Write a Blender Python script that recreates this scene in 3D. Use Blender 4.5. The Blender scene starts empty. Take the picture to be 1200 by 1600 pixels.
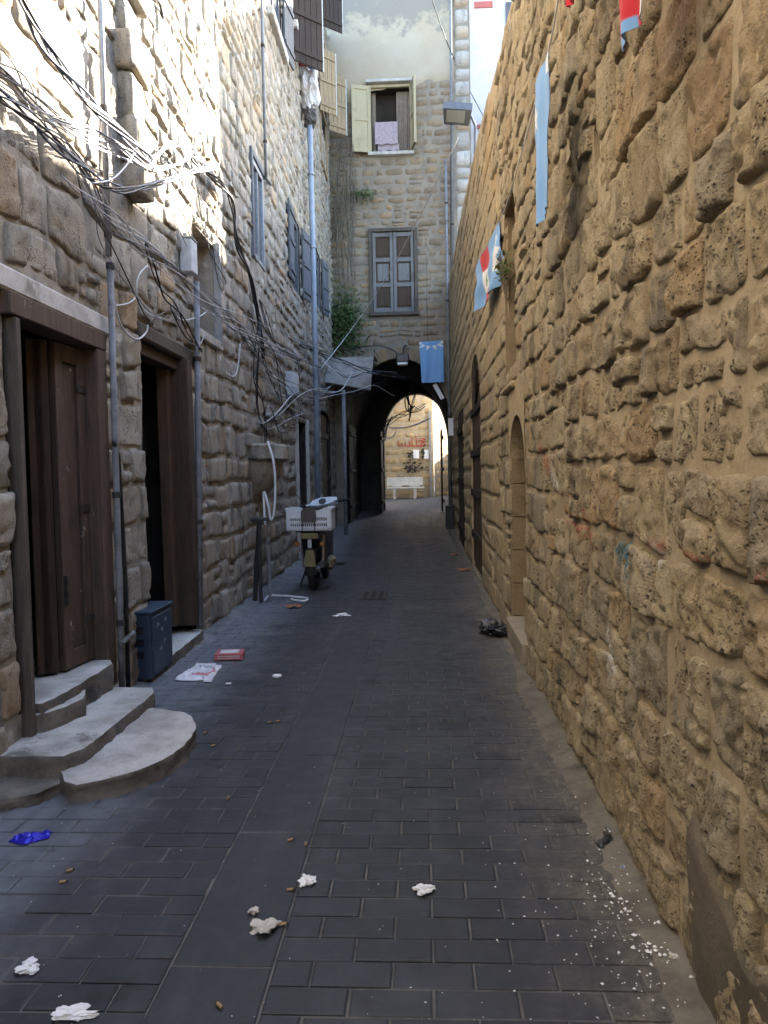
import bpy, math, random
import numpy as np
from mathutils import Matrix, Vector

# ------------------------------------------------------------------ camera, sky, sun, exposure
sc = bpy.context.scene
F, ROLL, VPX, VPY = 1200.0, 0.018, 659.0, 741.0          # photo is 1200 x 1600 px, lens about 36 mm
CAM = Vector((0.0, 0.0, 1.5))
_q = Matrix.Rotation(-ROLL, 2) @ Vector((VPX - 600, 800 - VPY))
_yaw, _pitch = math.atan(_q.x / F), math.atan(_q.y / math.hypot(F, _q.x))
ROT = Matrix.Rotation(_yaw, 3, 'Z') @ Matrix.Rotation(math.pi / 2 - _pitch, 3, 'X') @ Matrix.Rotation(-ROLL, 3, 'Z')
cd = bpy.data.cameras.new('camera'); cd.sensor_fit = 'HORIZONTAL'; cd.sensor_width = 36; cd.lens = 36.0
cd.clip_start = 0.05; cd.clip_end = 3000
cam = bpy.data.objects.new('camera', cd); sc.collection.objects.link(cam)
cam.matrix_world = Matrix.Translation(CAM) @ ROT.to_4x4(); sc.camera = cam

TO_SUN = Vector((1.0, 1.2, 0.75)).normalized()
EL = math.asin(TO_SUN.z); AZ = math.atan2(TO_SUN.x, TO_SUN.y)
w = bpy.data.worlds.new('World'); sc.world = w; w.use_nodes = True
nt = w.node_tree; bg = nt.nodes['Background']
sky = nt.nodes.new('ShaderNodeTexSky'); sky.sky_type = 'NISHITA'; sky.sun_disc = False
sky.sun_elevation = EL; sky.sun_rotation = AZ; sky.air_density = 1.0; sky.dust_density = 1.5; sky.ozone_density = 1.2
nt.links.new(sky.outputs[0], bg.inputs[0]); bg.inputs[1].default_value = 0.15
sd = bpy.data.lights.new('sun', 'SUN'); sd.energy = 5.0; sd.angle = math.radians(0.53); sd.color = (1.0, 0.93, 0.82)
sun = bpy.data.objects.new('sun', sd); sc.collection.objects.link(sun); sun.location = (30, 36, 24)
sun.rotation_euler = (-TO_SUN).to_track_quat('-Z', 'Y').to_euler()
sc.view_settings.view_transform = 'Standard'; sc.view_settings.look = 'None'
sc.view_settings.exposure = 3.1; sc.view_settings.gamma = 1
sc.cycles.max_bounces = 8; sc.cycles.diffuse_bounces = 5; sc.cycles.use_denoising = True
sc.cycles.sample_clamp_indirect = 8

# ------------------------------------------------------------------ photo pixel -> place on a real surface
LX, LS = -2.05, -0.012                                  # left wall plane x = LX + LS*y
RX = 0.80                                               # right wall plane
def ray(px, py): return ROT @ Vector(((px - 600) / F, -(py - 800) / F, -1.0))
def hit(px, py, n, k):
    r = ray(px, py); n = Vector(n); t = (k - n.dot(CAM)) / n.dot(r); return CAM + r * t
def onL(px, py, off=0.0): return hit(px, py, (1, -LS, 0), LX + off)
def onR(px, py, off=0.0): return hit(px, py, (1, 0, 0), RX - off)
def onG(px, py, z=0.0): return hit(px, py, (0, 0, 1), z)
def onY(px, py, y): return hit(px, py, (0, 1, 0), y)
def project(p):
    d = ROT.transposed() @ (Vector(p) - CAM)
    if d.z > -0.05: return None
    return 600 + F * d.x / -d.z, 800 - F * d.y / -d.z
def gz(y): return 0.027 * min(max(y - 14.0, 0.0), 20.0)
def lx(y): return LX + LS * y

# ------------------------------------------------------------------ vectorised noise
def _h(i, j, k, s):
    n = (i * 374761393 + j * 668265263 + k * 2147483647 + s * 1274126177) & 0xFFFFFFFF
    n = ((n ^ (n >> 13)) * 1274126177) & 0xFFFFFFFF
    return ((n ^ (n >> 16)) & 0xFFFF) / 32767.5 - 1.0
def noise(p, scale=1.0, seed=0):
    p = np.asarray(p, float) * scale
    f = np.floor(p); t = p - f; i = f.astype(np.int64); t = t * t * (3 - 2 * t)
    r = 0
    for a in (0, 1):
        wa = t[..., 0] if a else 1 - t[..., 0]
        for b in (0, 1):
            wb = t[..., 1] if b else 1 - t[..., 1]
            for c in (0, 1):
                wc = t[..., 2] if c else 1 - t[..., 2]
                r = r + wa * wb * wc * _h(i[..., 0] + a, i[..., 1] + b, i[..., 2] + c, seed)
    return r
def fbm(p, scale=1.0, octs=3, seed=0):
    r = 0; a = 1.0
    for o in range(octs):
        r = r + a * noise(p, scale, seed + o * 17); scale *= 2.03; a *= 0.5
    return r

# ------------------------------------------------------------------ objects
col = sc.collection
ORG = {}
def empty(name, loc, label=None, cat=None, group=None):
    o = bpy.data.objects.new(name, None); col.objects.link(o); o.location = loc; o.empty_display_size = 0.1
    ORG[o] = Vector(loc); tag(o, label, cat, group); return o
def tag(o, label=None, cat=None, group=None, kind=None):
    if label: o['label'] = label
    if cat: o['category'] = cat
    if group: o['group'] = group
    if kind: o['kind'] = kind
    return o
def mesh_obj(name, V, Fc, mat, parent=None, smooth=False, attrs=None, origin=None):
    """V in world coordinates; the object gets its origin at the middle of its foot"""
    V = np.asarray(V, float).reshape(-1, 3)
    if origin is None:
        mn, mx = V.min(0), V.max(0); origin = ((mn[0] + mx[0]) / 2, (mn[1] + mx[1]) / 2, mn[2])
    og = Vector(origin)
    me = bpy.data.meshes.new(name)
    W = V - np.array(og)
    if isinstance(Fc, np.ndarray):
        n = len(Fc); k = Fc.shape[1]
        me.vertices.add(len(W)); me.vertices.foreach_set('co', W.ravel())
        me.loops.add(n * k); me.loops.foreach_set('vertex_index', Fc.ravel().astype(np.int32))
        me.polygons.add(n); me.polygons.foreach_set('loop_start', np.arange(0, n * k, k, dtype=np.int32))
        me.update(calc_edges=True)
    else:
        me.from_pydata([tuple(v) for v in W], [], Fc)
    if smooth: me.polygons.foreach_set('use_smooth', np.ones(len(me.polygons), bool))
    for an, (typ, arr) in (attrs or {}).items():
        at = me.attributes.new(an, typ, 'POINT')
        at.data.foreach_set('value' if typ == 'FLOAT' else 'color', np.asarray(arr, np.float32).ravel())
    mats = mat if isinstance(mat, (list, tuple)) else [mat]
    for m in mats: me.materials.append(m)
    o = bpy.data.objects.new(name, me); col.objects.link(o)
    ORG[o] = og
    if parent is not None:
        o.parent = parent; o.location = og - ORG[parent]
    else: o.location = og
    return o

class MB:
    """collects simple shapes, builds them as one mesh"""
    def __init__(s, T=None): s.v = []; s.f = []; s.T = T
    def add(s, vs, fs):
        b = len(s.v)
        if s.T is not None: vs = [s.T @ Vector(v) for v in vs]
        s.v += [tuple(v) for v in vs]
        flip = s.T is not None and s.T.to_3x3().determinant() < 0
        s.f += [tuple(b + i for i in (reversed(f) if flip else f)) for f in fs]; return s
    def box(s, x0, x1, y0, y1, z0, z1, b=0.0, M=None):
        if x0 > x1: x0, x1 = x1, x0
        if y0 > y1: y0, y1 = y1, y0
        if z0 > z1: z0, z1 = z1, z0
        b = min(b, (x1 - x0) * .45, (y1 - y0) * .45, (z1 - z0) * .45)
        X = (x0, x1); Y = (y0, y1); Z = (z0, z1)
        if b <= 0:
            vs = [(x, y, z) for x in X for y in Y for z in Z]
            fs = [(0, 1, 3, 2), (4, 6, 7, 5), (0, 4, 5, 1), (2, 3, 7, 6), (0, 2, 6, 4), (1, 5, 7, 3)]
        else:
            vs = []; idx = {}
            for i in (0, 1):
                for j in (0, 1):
                    for k in (0, 1):
                        sx, sy, sz = (1 - 2 * i) * b, (1 - 2 * j) * b, (1 - 2 * k) * b
                        for a, d in enumerate(((0, sy, sz), (sx, 0, sz), (sx, sy, 0))):
                            idx[i, j, k, a] = len(vs); vs.append((X[i] + d[0], Y[j] + d[1], Z[k] + d[2]))
            g = lambda *q: [idx[t] for t in q]
            fs = []
            for i in (0, 1):
                q = g((i,0,0,0),(i,0,1,0),(i,1,1,0),(i,1,0,0)); fs.append(q if i == 0 else q[::-1])
                q = g((0,i,0,1),(1,i,0,1),(1,i,1,1),(0,i,1,1)); fs.append(q if i == 0 else q[::-1])
                q = g((0,0,i,2),(0,1,i,2),(1,1,i,2),(1,0,i,2)); fs.append(q if i == 0 else q[::-1])
            for i in (0, 1):
                for j in (0, 1):
                    q = g((i,j,0,0),(i,j,0,1),(i,j,1,1),(i,j,1,0)); fs.append(q if (i + j) % 2 else q[::-1])
                    q = g((i,0,j,0),(i,0,j,2),(i,1,j,2),(i,1,j,0)); fs.append(q[::-1] if (i + j) % 2 else q)
                    q = g((0,i,j,1),(0,i,j,2),(1,i,j,2),(1,i,j,1)); fs.append(q if (i + j) % 2 else q[::-1])
                    for k in (0, 1):
                        q = g((i,j,k,0),(i,j,k,1),(i,j,k,2)); fs.append(q if (i + j + k) % 2 == 0 else q[::-1])
        if M is not None: vs = [M @ Vector(v) for v in vs]
        return s.add(vs, fs)
    def tube(s, pts, r, seg=8, cap=True):
        pts = [Vector(p) for p in pts]; n = len(pts)
        rs = r if isinstance(r, (list, tuple)) else [r] * n
        vs = []; fs = []; up = None
        for i, p in enumerate(pts):
            t = (pts[min(i + 1, n - 1)] - pts[max(i - 1, 0)])
            t = t.normalized() if t.length > 1e-9 else Vector((0, 0, 1))
            if up is None:
                up = Vector((0, 0, 1)) if abs(t.z) < .9 else Vector((1, 0, 0))
            a = t.cross(up)
            if a.length < 1e-6: a = t.cross(Vector((1, .3, 0)))
            a.normalize(); b = a.cross(t).normalized(); up = b
            for k in range(seg):
                q = 2 * math.pi * k / seg; vs.append(p + (a * math.cos(q) + b * math.sin(q)) * rs[i])
        for i in range(n - 1):
            for k in range(seg):
                k2 = (k + 1) % seg; fs.append((i*seg+k, (i+1)*seg+k, (i+1)*seg+k2, i*seg+k2))
        if cap: fs.append(tuple(range(seg))); fs.append(tuple((n-1)*seg + k for k in reversed(range(seg))))
        return s.add(vs, fs)
    def prism(s, poly, d, ax=1):
        """poly: 2-D outline; extruded by d=(a,b) along axis ax (0:x 1:y 2:z)"""
        def mk(p, q): return {0: (q, p[0], p[1]), 1: (p[0], q, p[1]), 2: (p[0], p[1], q)}[ax]
        n = len(poly); vs = [mk(p, d[0]) for p in poly] + [mk(p, d[1]) for p in poly]
        fs = [tuple(range(n)), tuple(range(2*n-1, n-1, -1))] + [(i, n+i, n+(i+1) % n, (i+1) % n) for i in range(n)]
        return s.add(vs, fs)
    def torus(s, c, axis, R, r, n=24, m=8):
        axis = Vector(axis).normalized(); a = axis.orthogonal().normalized(); b = axis.cross(a); vs = []; fs = []
        for i in range(n):
            t = 2*math.pi*i/n; d = a*math.cos(t) + b*math.sin(t)
            for k in range(m):
                q = 2*math.pi*k/m; vs.append(Vector(c) + d*(R + r*math.cos(q)) + axis*(r*math.sin(q)))
        for i in range(n):
            for k in range(m):
                fs.append((i*m+k, ((i+1) % n)*m+k, ((i+1) % n)*m+(k+1) % m, i*m+(k+1) % m))
        return s.add(vs, fs)
    def disc(s, c, axis, R, t=.01, n=20):
        axis = Vector(axis).normalized(); return s.tube([Vector(c)-axis*t/2, Vector(c)+axis*t/2], R, n)
    def build(s, name, mat, parent=None, smooth=False, origin=None, attrs=None):
        return mesh_obj(name, s.v, s.f, mat, parent, smooth, attrs, origin)
def spline(pts, n=6):
    P = [Vector(p) for p in pts]; out = []
    for i in range(len(P) - 1):
        p0 = P[max(i-1, 0)]; p1 = P[i]; p2 = P[i+1]; p3 = P[min(i+2, len(P)-1)]
        for k in range(n):
            t = k / n
            out.append(.5*((2*p1) + (p2-p0)*t + (2*p0-5*p1+4*p2-p3)*t*t + (-p0+3*p1-3*p2+p3)*t**3))
    out.append(P[-1]); return out

# ------------------------------------------------------------------ materials
class NT:
    def __init__(s, name):
        s.m = bpy.data.materials.new(name); s.m.use_nodes = True; s.t = s.m.node_tree; s.b = s.t.nodes['Principled BSDF']
        s._pos = None
    def n(s, t, **kw):
        x = s.t.nodes.new(t)
        for k, v in kw.items(): setattr(x, k, v)
        return x
    def set(s, sock, v):
        if hasattr(v, 'is_linked') or hasattr(v, 'links'): s.t.links.new(v, sock)
        else:
            if isinstance(v, (tuple, list)) and len(v) == 3 and sock.type == 'RGBA': v = (*v, 1)
            sock.default_value = v
    def pos(s):
        if s._pos is None: s._pos = s.n('ShaderNodeNewGeometry').outputs['Position']
        return s._pos
    def scaled(s, v, sc3):
        x = s.n('ShaderNodeVectorMath', operation='MULTIPLY'); s.set(x.inputs[0], v); x.inputs[1].default_value = sc3; return x.outputs[0]
    def noise(s, scale, detail=4, rough=.55, vec=None, dist=0.0):
        x = s.n('ShaderNodeTexNoise'); x.inputs['Scale'].default_value = scale; x.inputs['Detail'].default_value = detail
        x.inputs['Roughness'].default_value = rough; x.inputs['Distortion'].default_value = dist
        s.set(x.inputs['Vector'], vec if vec is not None else s.pos()); return x.outputs[0]
    def voro(s, scale, vec=None, feature='F1', out='Distance'):
        x = s.n('ShaderNodeTexVoronoi', feature=feature); x.inputs['Scale'].default_value = scale
        s.set(x.inputs['Vector'], vec if vec is not None else s.pos()); return x.outputs[out]
    def ramp(s, fac, a, b, lo=0.0, hi=1.0):
        x = s.n('ShaderNodeMapRange', interpolation_type='SMOOTHSTEP'); s.set(x.inputs[0], fac)
        x.inputs[1].default_value = a; x.inputs[2].default_value = b; x.inputs[3].default_value = lo; x.inputs[4].default_value = hi
        return x.outputs[0]
    def mix(s, fac, a, b, mode='MIX'):
        x = s.n('ShaderNodeMix', data_type='RGBA', blend_type=mode); s.set(x.inputs[0], fac); s.set(x.inputs[6], a); s.set(x.inputs[7], b); return x.outputs[2]
    def math(s, op, a, b=0.0):
        x = s.n('ShaderNodeMath', operation=op); s.set(x.inputs[0], a); s.set(x.inputs[1], b); return x.outputs[0]
    def attr(s, name, out='Fac'):
        x = s.n('ShaderNodeAttribute', attribute_name=name); return x.outputs[out]
    def bump(s, h, strength=.5, dist=.01):
        x = s.n('ShaderNodeBump'); x.inputs['Strength'].default_value = strength; x.inputs['Distance'].default_value = dist
        s.set(x.inputs['Height'], h); s.set(s.b.inputs['Normal'], x.outputs[0])
    def out(s, color=None, rough=None, **kw):
        if color is not None: s.set(s.b.inputs['Base Color'], color)
        if rough is not None: s.set(s.b.inputs['Roughness'], rough)
        for k, v in kw.items(): s.set(s.b.inputs[k.replace('_', ' ')], v)
        return s.m

def stone_mat(name, c1, c2, dark, warm, pits=55.0, darkamt=.5, paint=False, bump=.6, bd=.012, pit_amt=.35):
    s = NT(name)
    t = s.attr('tint')
    big = s.noise(2.2, 3, .6); mid = s.noise(11, 4, .68); fine = s.noise(85, 4, .85)
    c = s.mix(s.ramp(t, 0, 1), c1, c2)
    c = s.mix(s.ramp(s.math('ADD', big, s.math('MULTIPLY', t, .25)), .52, .8, 0, .75), c, warm)
    t2 = s.math('FRACT', s.math('MULTIPLY', t, 7.31)); t3 = s.math('FRACT', s.math('MULTIPLY', t, 13.7))
    c = s.mix(s.ramp(t2, .72, .95, 0, .5), c, s.mix(.5, dark, (.40, .38, .34)))
    c = s.mix(s.ramp(t3, .80, .98, 0, .55), c, (.50, .31, .15))
    c = s.mix(s.ramp(mid, .35, .75, .0, .45), c, s.mix(.5, c2, c1))
    streak = s.noise(1.0, 4, .65, s.scaled(s.pos(), (3.2, 3.2, 1.1)))
    c = s.mix(s.ramp(streak, .52, .70, 0, darkamt), c, dark)
    c = s.mix(s.ramp(s.noise(1.0, 5, .7, s.scaled(s.pos(), (9, 9, 2.2))), .56, .66, 0, darkamt*.9), c, s.mix(.45, dark, (.33, .31, .28)))
    c = s.mix(s.ramp(fine, .3, .62, .6, 0), c, s.mix(.7, c, dark))
    c = s.mix(s.ramp(fine, .56, .75, 0, .45), c, s.mix(.5, c, (.62, .55, .43)))
    c = s.mix(s.ramp(s.noise(4.5, 4, .7), .56, .68, 0, .55*darkamt/.5), c, s.mix(.6, c, dark))
    v = s.voro(pits, s.pos()); v2 = s.voro(pits * .37, s.pos())
    porous = s.ramp(s.noise(5.5, 3, .5), .42, .62)
    pit = s.math('MULTIPLY', s.ramp(v, .12, .38, 1, 0), porous)
    pit2 = s.math('MULTIPLY', s.ramp(v2, .10, .3, 1, 0), porous)
    c = s.mix(s.math('MULTIPLY', s.math('MAXIMUM', pit, pit2), pit_amt), c, dark)
    if paint:
        br = s.ramp(s.noise(40, 4, .6), .38, .55)
        c = s.mix(s.math('MULTIPLY', s.math('MULTIPLY', s.attr('red'), .7), br), c, (.40, .09, .06))
        c = s.mix(s.math('MULTIPLY', s.attr('blue'), br), c, (.10, .21, .27))
        c = s.mix(s.math('MULTIPLY', s.attr('white'), br), c, (.62, .60, .56))
    h = s.math('ADD', s.math('MULTIPLY', fine, .8), s.math('MULTIPLY', mid, .9))
    h = s.math('SUBTRACT', h, s.math('MULTIPLY', pit, .5)); h = s.math('SUBTRACT', h, s.math('MULTIPLY', pit2, .9))
    s.bump(h, bump, bd)
    return s.out(c, .93, Specular_IOR_Level=.15)
def plain(name, c1, c2, scale=8, rough=.8, bump=.25, bd=.004, fine=60, metal=0.0, lo=.35, hi=.7, c3=None, stretch=None, spec=.3):
    s = NT(name); vec = s.scaled(s.pos(), stretch) if stretch else s.pos()
    a = s.noise(scale, 6, .6, vec); b = s.noise(fine, 4, .65, vec)
    c = s.mix(s.ramp(a, lo, hi), c1, c2)
    if c3 is not None: c = s.mix(s.ramp(s.noise(scale * .45, 6, .7, vec), .55, .68), c, c3)
    c = s.mix(s.ramp(b, .3, .7, .25, 0), c, s.mix(.6, c, (0.01, .01, .01)))
    if bump: s.bump(s.math('ADD', a, s.math('MULTIPLY', b, .5)), bump, bd)
    return s.out(c, rough, Metallic=metal, Specular_IOR_Level=spec)
def wood(name, c1, c2, c3, rough=.75, peel=None):
    s = NT(name); vec = s.scaled(s.pos(), (30, 30, 1.6))
    g = s.noise(1.2, 6, .65, vec, .6); f = s.noise(4, 5, .7, vec); b = s.noise(2.4, 5, .6)
    c = s.mix(s.ramp(g, .3, .7), c1, c2); c = s.mix(s.ramp(f, .45, .75, 0, .7), c, c3)
    c = s.mix(s.ramp(b, .5, .75, 0, .6), c, c3)
    if peel is not None:
        c = s.mix(s.ramp(s.noise(6, 7, .75), .62, .66), c, peel)
    s.bump(s.math('ADD', g, f), .35, .004)
    return s.out(c, rough, Specular_IOR_Level=.25)
def flat(name, c, rough=.6, metal=0.0, var=.12, bump=.1, **kw):
    s = NT(name); a = s.noise(14, 5, .6)
    c = s.mix(s.ramp(a, .3, .7), c, tuple(x * (1 - var * 2) for x in c))
    if bump: s.bump(s.noise(90, 3, .6), bump, .002)
    return s.out(c, rough, Metallic=metal, **kw)

M = {}
M['stoneR'] = stone_mat('honey sandstone', (.56, .465, .31), (.40, .325, .22), (.105, .087, .067), (.56, .44, .27), 70, .64, True, 1.0, .017, .55)
M['ashlarR'] = stone_mat('smooth honey sandstone', (.53, .42, .265), (.42, .33, .21), (.13, .105, .075), (.54, .42, .245), 75, .35, True, .7, .013, .5)
M['mortarR'] = plain('sandy mortar', (.47, .385, .265), (.36, .29, .195), 6, .95, .6, .012, 55, spec=.1)
M['stoneL'] = stone_mat('pale limestone', (.47, .43, .365), (.32, .29, .24), (.06, .055, .048), (.42, .35, .26), 60, .72, False, .7, .014, .4)
M['mortarL'] = plain('pale lime mortar', (.36, .325, .275), (.21, .19, .16), 5, .95, .6, .012, 50, c3=(.58, .55, .5), spec=.1)
M['stoneF'] = stone_mat('brown facade stone', (.33, .26, .185), (.19, .15, .105), (.055, .045, .036), (.37, .28, .18), 60, .4, False, .6, .012, .3)
M['mortarF'] = plain('facade mortar', (.31, .27, .215), (.23, .20, .16), 4, .95, .5, .01, 40, spec=.1)
M['stoneC'] = stone_mat('courtyard sandstone', (.52, .40, .23), (.42, .31, .17), (.10, .08, .06), (.50, .37, .20), 60, .45, False, .5, .012, .3)
M['vault'] = plain('shade-dark vault plaster', (.06, .055, .05), (.035, .03, .028), 3, .95, .5, .02, 30, spec=.1)  # near-black colour stands for the deep shade inside the passage
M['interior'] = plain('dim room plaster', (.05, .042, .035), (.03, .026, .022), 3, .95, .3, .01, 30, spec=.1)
# ------------------------------------------------------------------ stone walls
class Frame:
    """wall plane: u along the wall, v up, w out of the wall"""
    def __init__(s, o, u, wdir): s.o = np.array(o, float); s.u = np.array(u, float); s.w = np.array(wdir, float)
    def P(s, U, V, W): U, V, W = np.broadcast_arrays(U, V, W); return s.o + U[..., None] * s.u + V[..., None] * np.array([0, 0, 1.0]) + W[..., None] * s.w
    def mat(s):
        m = Matrix.Identity(4)
        for i in range(3): m[i][0] = s.u[i]; m[i][1] = s.w[i]; m[i][2] = (0, 0, 1)[i]; m[i][3] = s.o[i]
        return m
_l = math.hypot(1, LS)
FL = Frame((LX, 0, 0), (LS / _l, 1 / _l, 0), (1 / _l, -LS / _l, 0))
FR = Frame((RX, 0, 0), (0, 1, 0), (-1, 0, 0))
FF = Frame((0, 20.6, 0), (1, 0, 0), (0, -1, 0))
FC = Frame((0, 33, 0), (1, 0, 0), (0, -1, 0))

def layout(rng, u0, u1, v0, v1, hr, wr, openings=(), split=.12, style=None):
    """coursed rubble: list of (u0,u1,v0,v1)"""
    out = []; v = v0
    while v < v1 - .04:
        h = rng.uniform(*hr); h = min(h, v1 - v)
        if v1 - (v + h) < hr[0] * .5: h = v1 - v
        cuts = sorted({u0, u1} | {e for o in openings if o[2] < v + h - .02 and o[3] > v + .02 for e in (o[0], o[1]) if u0 < e < u1})
        for a, b in zip(cuts, cuts[1:]):
            lo, hi = v, v + h; m = (a + b) / 2; skip = False
            for o in openings:
                if o[0] - .001 <= m <= o[1] + .001 and o[2] < hi - .02 and o[3] > lo + .02:
                    if o[3] < hi and o[2] <= lo: lo = o[3]
                    elif o[2] > lo and o[3] >= hi: hi = o[2]
                    else: skip = True
            if skip or hi - lo < .06: continue
            u = a
            while u < b - 1e-6:
                ww = rng.uniform(*wr)
                if b - (u + ww) < wr[0] * .6: ww = b - u
                if ww > wr[1] * 1.5: ww *= .5
                if rng.random() < split and hi - lo > .16:
                    k = rng.uniform(.38, .62); m2 = lo + (hi - lo) * k
                    out.append((u, u + ww, lo, m2)); out.append((u, u + ww, m2, hi))
                elif rng.random() < split * .8 and ww > .24:
                    k = u + ww * rng.uniform(.7, .85)
                    out.append((u, k, lo, hi)); m2 = lo + (hi - lo) * rng.uniform(.35, .65)
                    out.append((k, u + ww, lo, m2)); out.append((k, u + ww, m2, hi))
                else: out.append((u, u + ww, lo, hi))
                u += ww
        v += h
    return out

def build_stones(fr, rects, parent, mat, rng, seed, D=(.03, .07), gap=.014, amp=.018, rnd=.32, wob=.03, res=.0045, minres=.009,
                 maxres=.12, top=300, paint=None, name='stone', power=6.0, vis=True, edge=.35, warp_v=1.0, gu=1.0):
    """pillow-shaped stones; those that show largest become objects of their own, the rest one joined part"""
    data = []; camv = np.array(CAM)
    for (a, b, c, d) in rects:
        ctr = fr.P(np.array((a+b)/2), np.array((c+d)/2), np.array(.0))
        dist = np.linalg.norm(ctr - camv)
        pj = project(ctr); infr = pj is not None and -60 < pj[0] < 1260 and -60 < pj[1] < 1660
        cell = min(max(minres, res * dist), maxres)
        if not infr: cell = max(cell, .07)
        nu = int(min(max(3, round((b-a)/cell)), 40)); nv = int(min(max(3, round((d-c)/cell)), 40))
        s = np.sin(np.linspace(-1, 1, nu+1) * math.pi/2 * .96) / math.sin(math.pi/2*.96); t = np.sin(np.linspace(-1, 1, nv+1) * math.pi/2 * .96) / math.sin(math.pi/2*.96)
        S, T = np.meshgrid(s, t, indexing='ij')
        k = rnd * rng.uniform(.5, 1.3)
        S2 = S * np.sqrt(np.maximum(1 - k*T*T*T*T/1.6, .2)); T2 = T * np.sqrt(np.maximum(1 - k*S*S*S*S/1.6, .2))
        g = gap * rng.uniform(.5, 1.5)
        U = (a+b)/2 + S2*((b-a)/2 - g*gu); V = (c+d)/2 + T2*((d-c)/2 - g)
        dep = rng.uniform(*D)
        prof = np.clip((1-np.abs(S)**power)*(1-np.abs(T)**power), 0, 1)**edge
        tilt = S*rng.uniform(-.16, .16)*dep + T*rng.uniform(-.25, .1)*dep
        Wd = -.03 + (dep + .03 + tilt)*prof
        area = 0
        if infr:
            pp = [project(fr.P(np.array(x), np.array(y), np.array(.0))) for x, y in ((a, c), (b, c), (b, d), (a, d))]
            if all(pp):
                area = abs(sum(pp[i][0]*pp[(i+1) % 4][1] - pp[(i+1) % 4][0]*pp[i][1] for i in range(4)))/2
                cx = sum(p[0] for p in pp)/4; cy = sum(p[1] for p in pp)/4
                if not (0 < cx < 1200 and 0 < cy < 1600): area *= .2
        data.append((nu, nv, U.ravel(), V.ravel(), Wd.ravel(), prof.ravel(), rng.random(), area, dep))
    if not data: return []
    U = np.concatenate([d[2] for d in data]); V = np.concatenate([d[3] for d in data]); W = np.concatenate([d[4] for d in data]); PF = np.concatenate([d[5] for d in data])
    sid = np.concatenate([np.full(len(d[2]), i) for i, d in enumerate(data)])
    p2 = np.stack([U, V, sid*0.0 + seed], -1)
    U2 = U + wob*noise(p2, 2.3, seed+1) + wob*.4*noise(p2, 7, seed+2); V2 = V + wob*warp_v*noise(p2, 2.1, seed+3) + wob*.4*warp_v*noise(p2, 7, seed+4)
    p3 = np.stack([U, V, sid*3.7], -1)
    W2 = W + PF*amp*(fbm(p3, 6.5, 2, seed+5)*.5 + .45*noise(p3, 30, seed+9) + .35*noise(p3, 62, seed+10)) - PF*amp*1.5*np.maximum(noise(p3, 17, seed+8)-.3, 0) - PF*amp*.9*np.maximum(noise(p3, 38, seed+11)-.45, 0)
    ed = (1 - PF)*PF*4
    U2 += amp*.55*(ed+.3)*(noise(p3, 11, seed+6)+.5*noise(p3, 33, seed+16)); V2 += amp*.55*(ed+.3)*(noise(p3, 11, seed+7)+.5*noise(p3, 33, seed+17))
    X = fr.P(U2, V2, W2)
    tint = np.concatenate([np.full(len(d[2]), d[6]) for d in data])
    extra = {}
    if paint is not None:
        for nm, fn in paint.items(): extra[nm] = fn(U2, V2)
    order = sorted(range(len(data)), key=lambda i: -data[i][7]); big = set(i for i in order[:top] if data[i][7] > 0)
    off = np.concatenate([[0], np.cumsum([len(d[2]) for d in data])])
    flip = np.linalg.det(np.stack([fr.u, np.array([0, 0, 1.0]), fr.w])) < 0
    def faces(nu, nv):
        i = np.arange(nu)[:, None]*(nv+1) + np.arange(nv)[None, :]
        f = np.stack([i, i+nv+1, i+nv+2, i+1], -1).reshape(-1, 4)
        return f[:, ::-1] if flip else f
    rv, rf, ra, base = [], [], [], 0; objs = []; rest = []
    for i, d in enumerate(data):
        sl = slice(off[i], off[i+1])
        if i in big:
            at = {'tint': ('FLOAT', tint[sl])}
            for nm, arr in extra.items():
                if arr[sl].max() > 0: at[nm] = ('FLOAT', arr[sl])
            x = X[sl]
            o = mesh_obj(name, x, faces(d[0], d[1]), mat, parent, True, at, origin=tuple(x.mean(0)))
            objs.append(o)
        else:
            rv.append(X[sl]); rf.append(faces(d[0], d[1]) + base); ra.append(sl); base += off[i+1]-off[i]
    if rv:
        at = {'tint': ('FLOAT', np.concatenate([tint[s] for s in ra]))}
        for nm, arr in extra.items(): at[nm] = ('FLOAT', np.concatenate([arr[s] for s in ra]))
        o = mesh_obj('stonework', np.concatenate(rv), np.concatenate(rf), mat, parent, True, at)
        tag(o, kind='stuff')
    return objs

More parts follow.
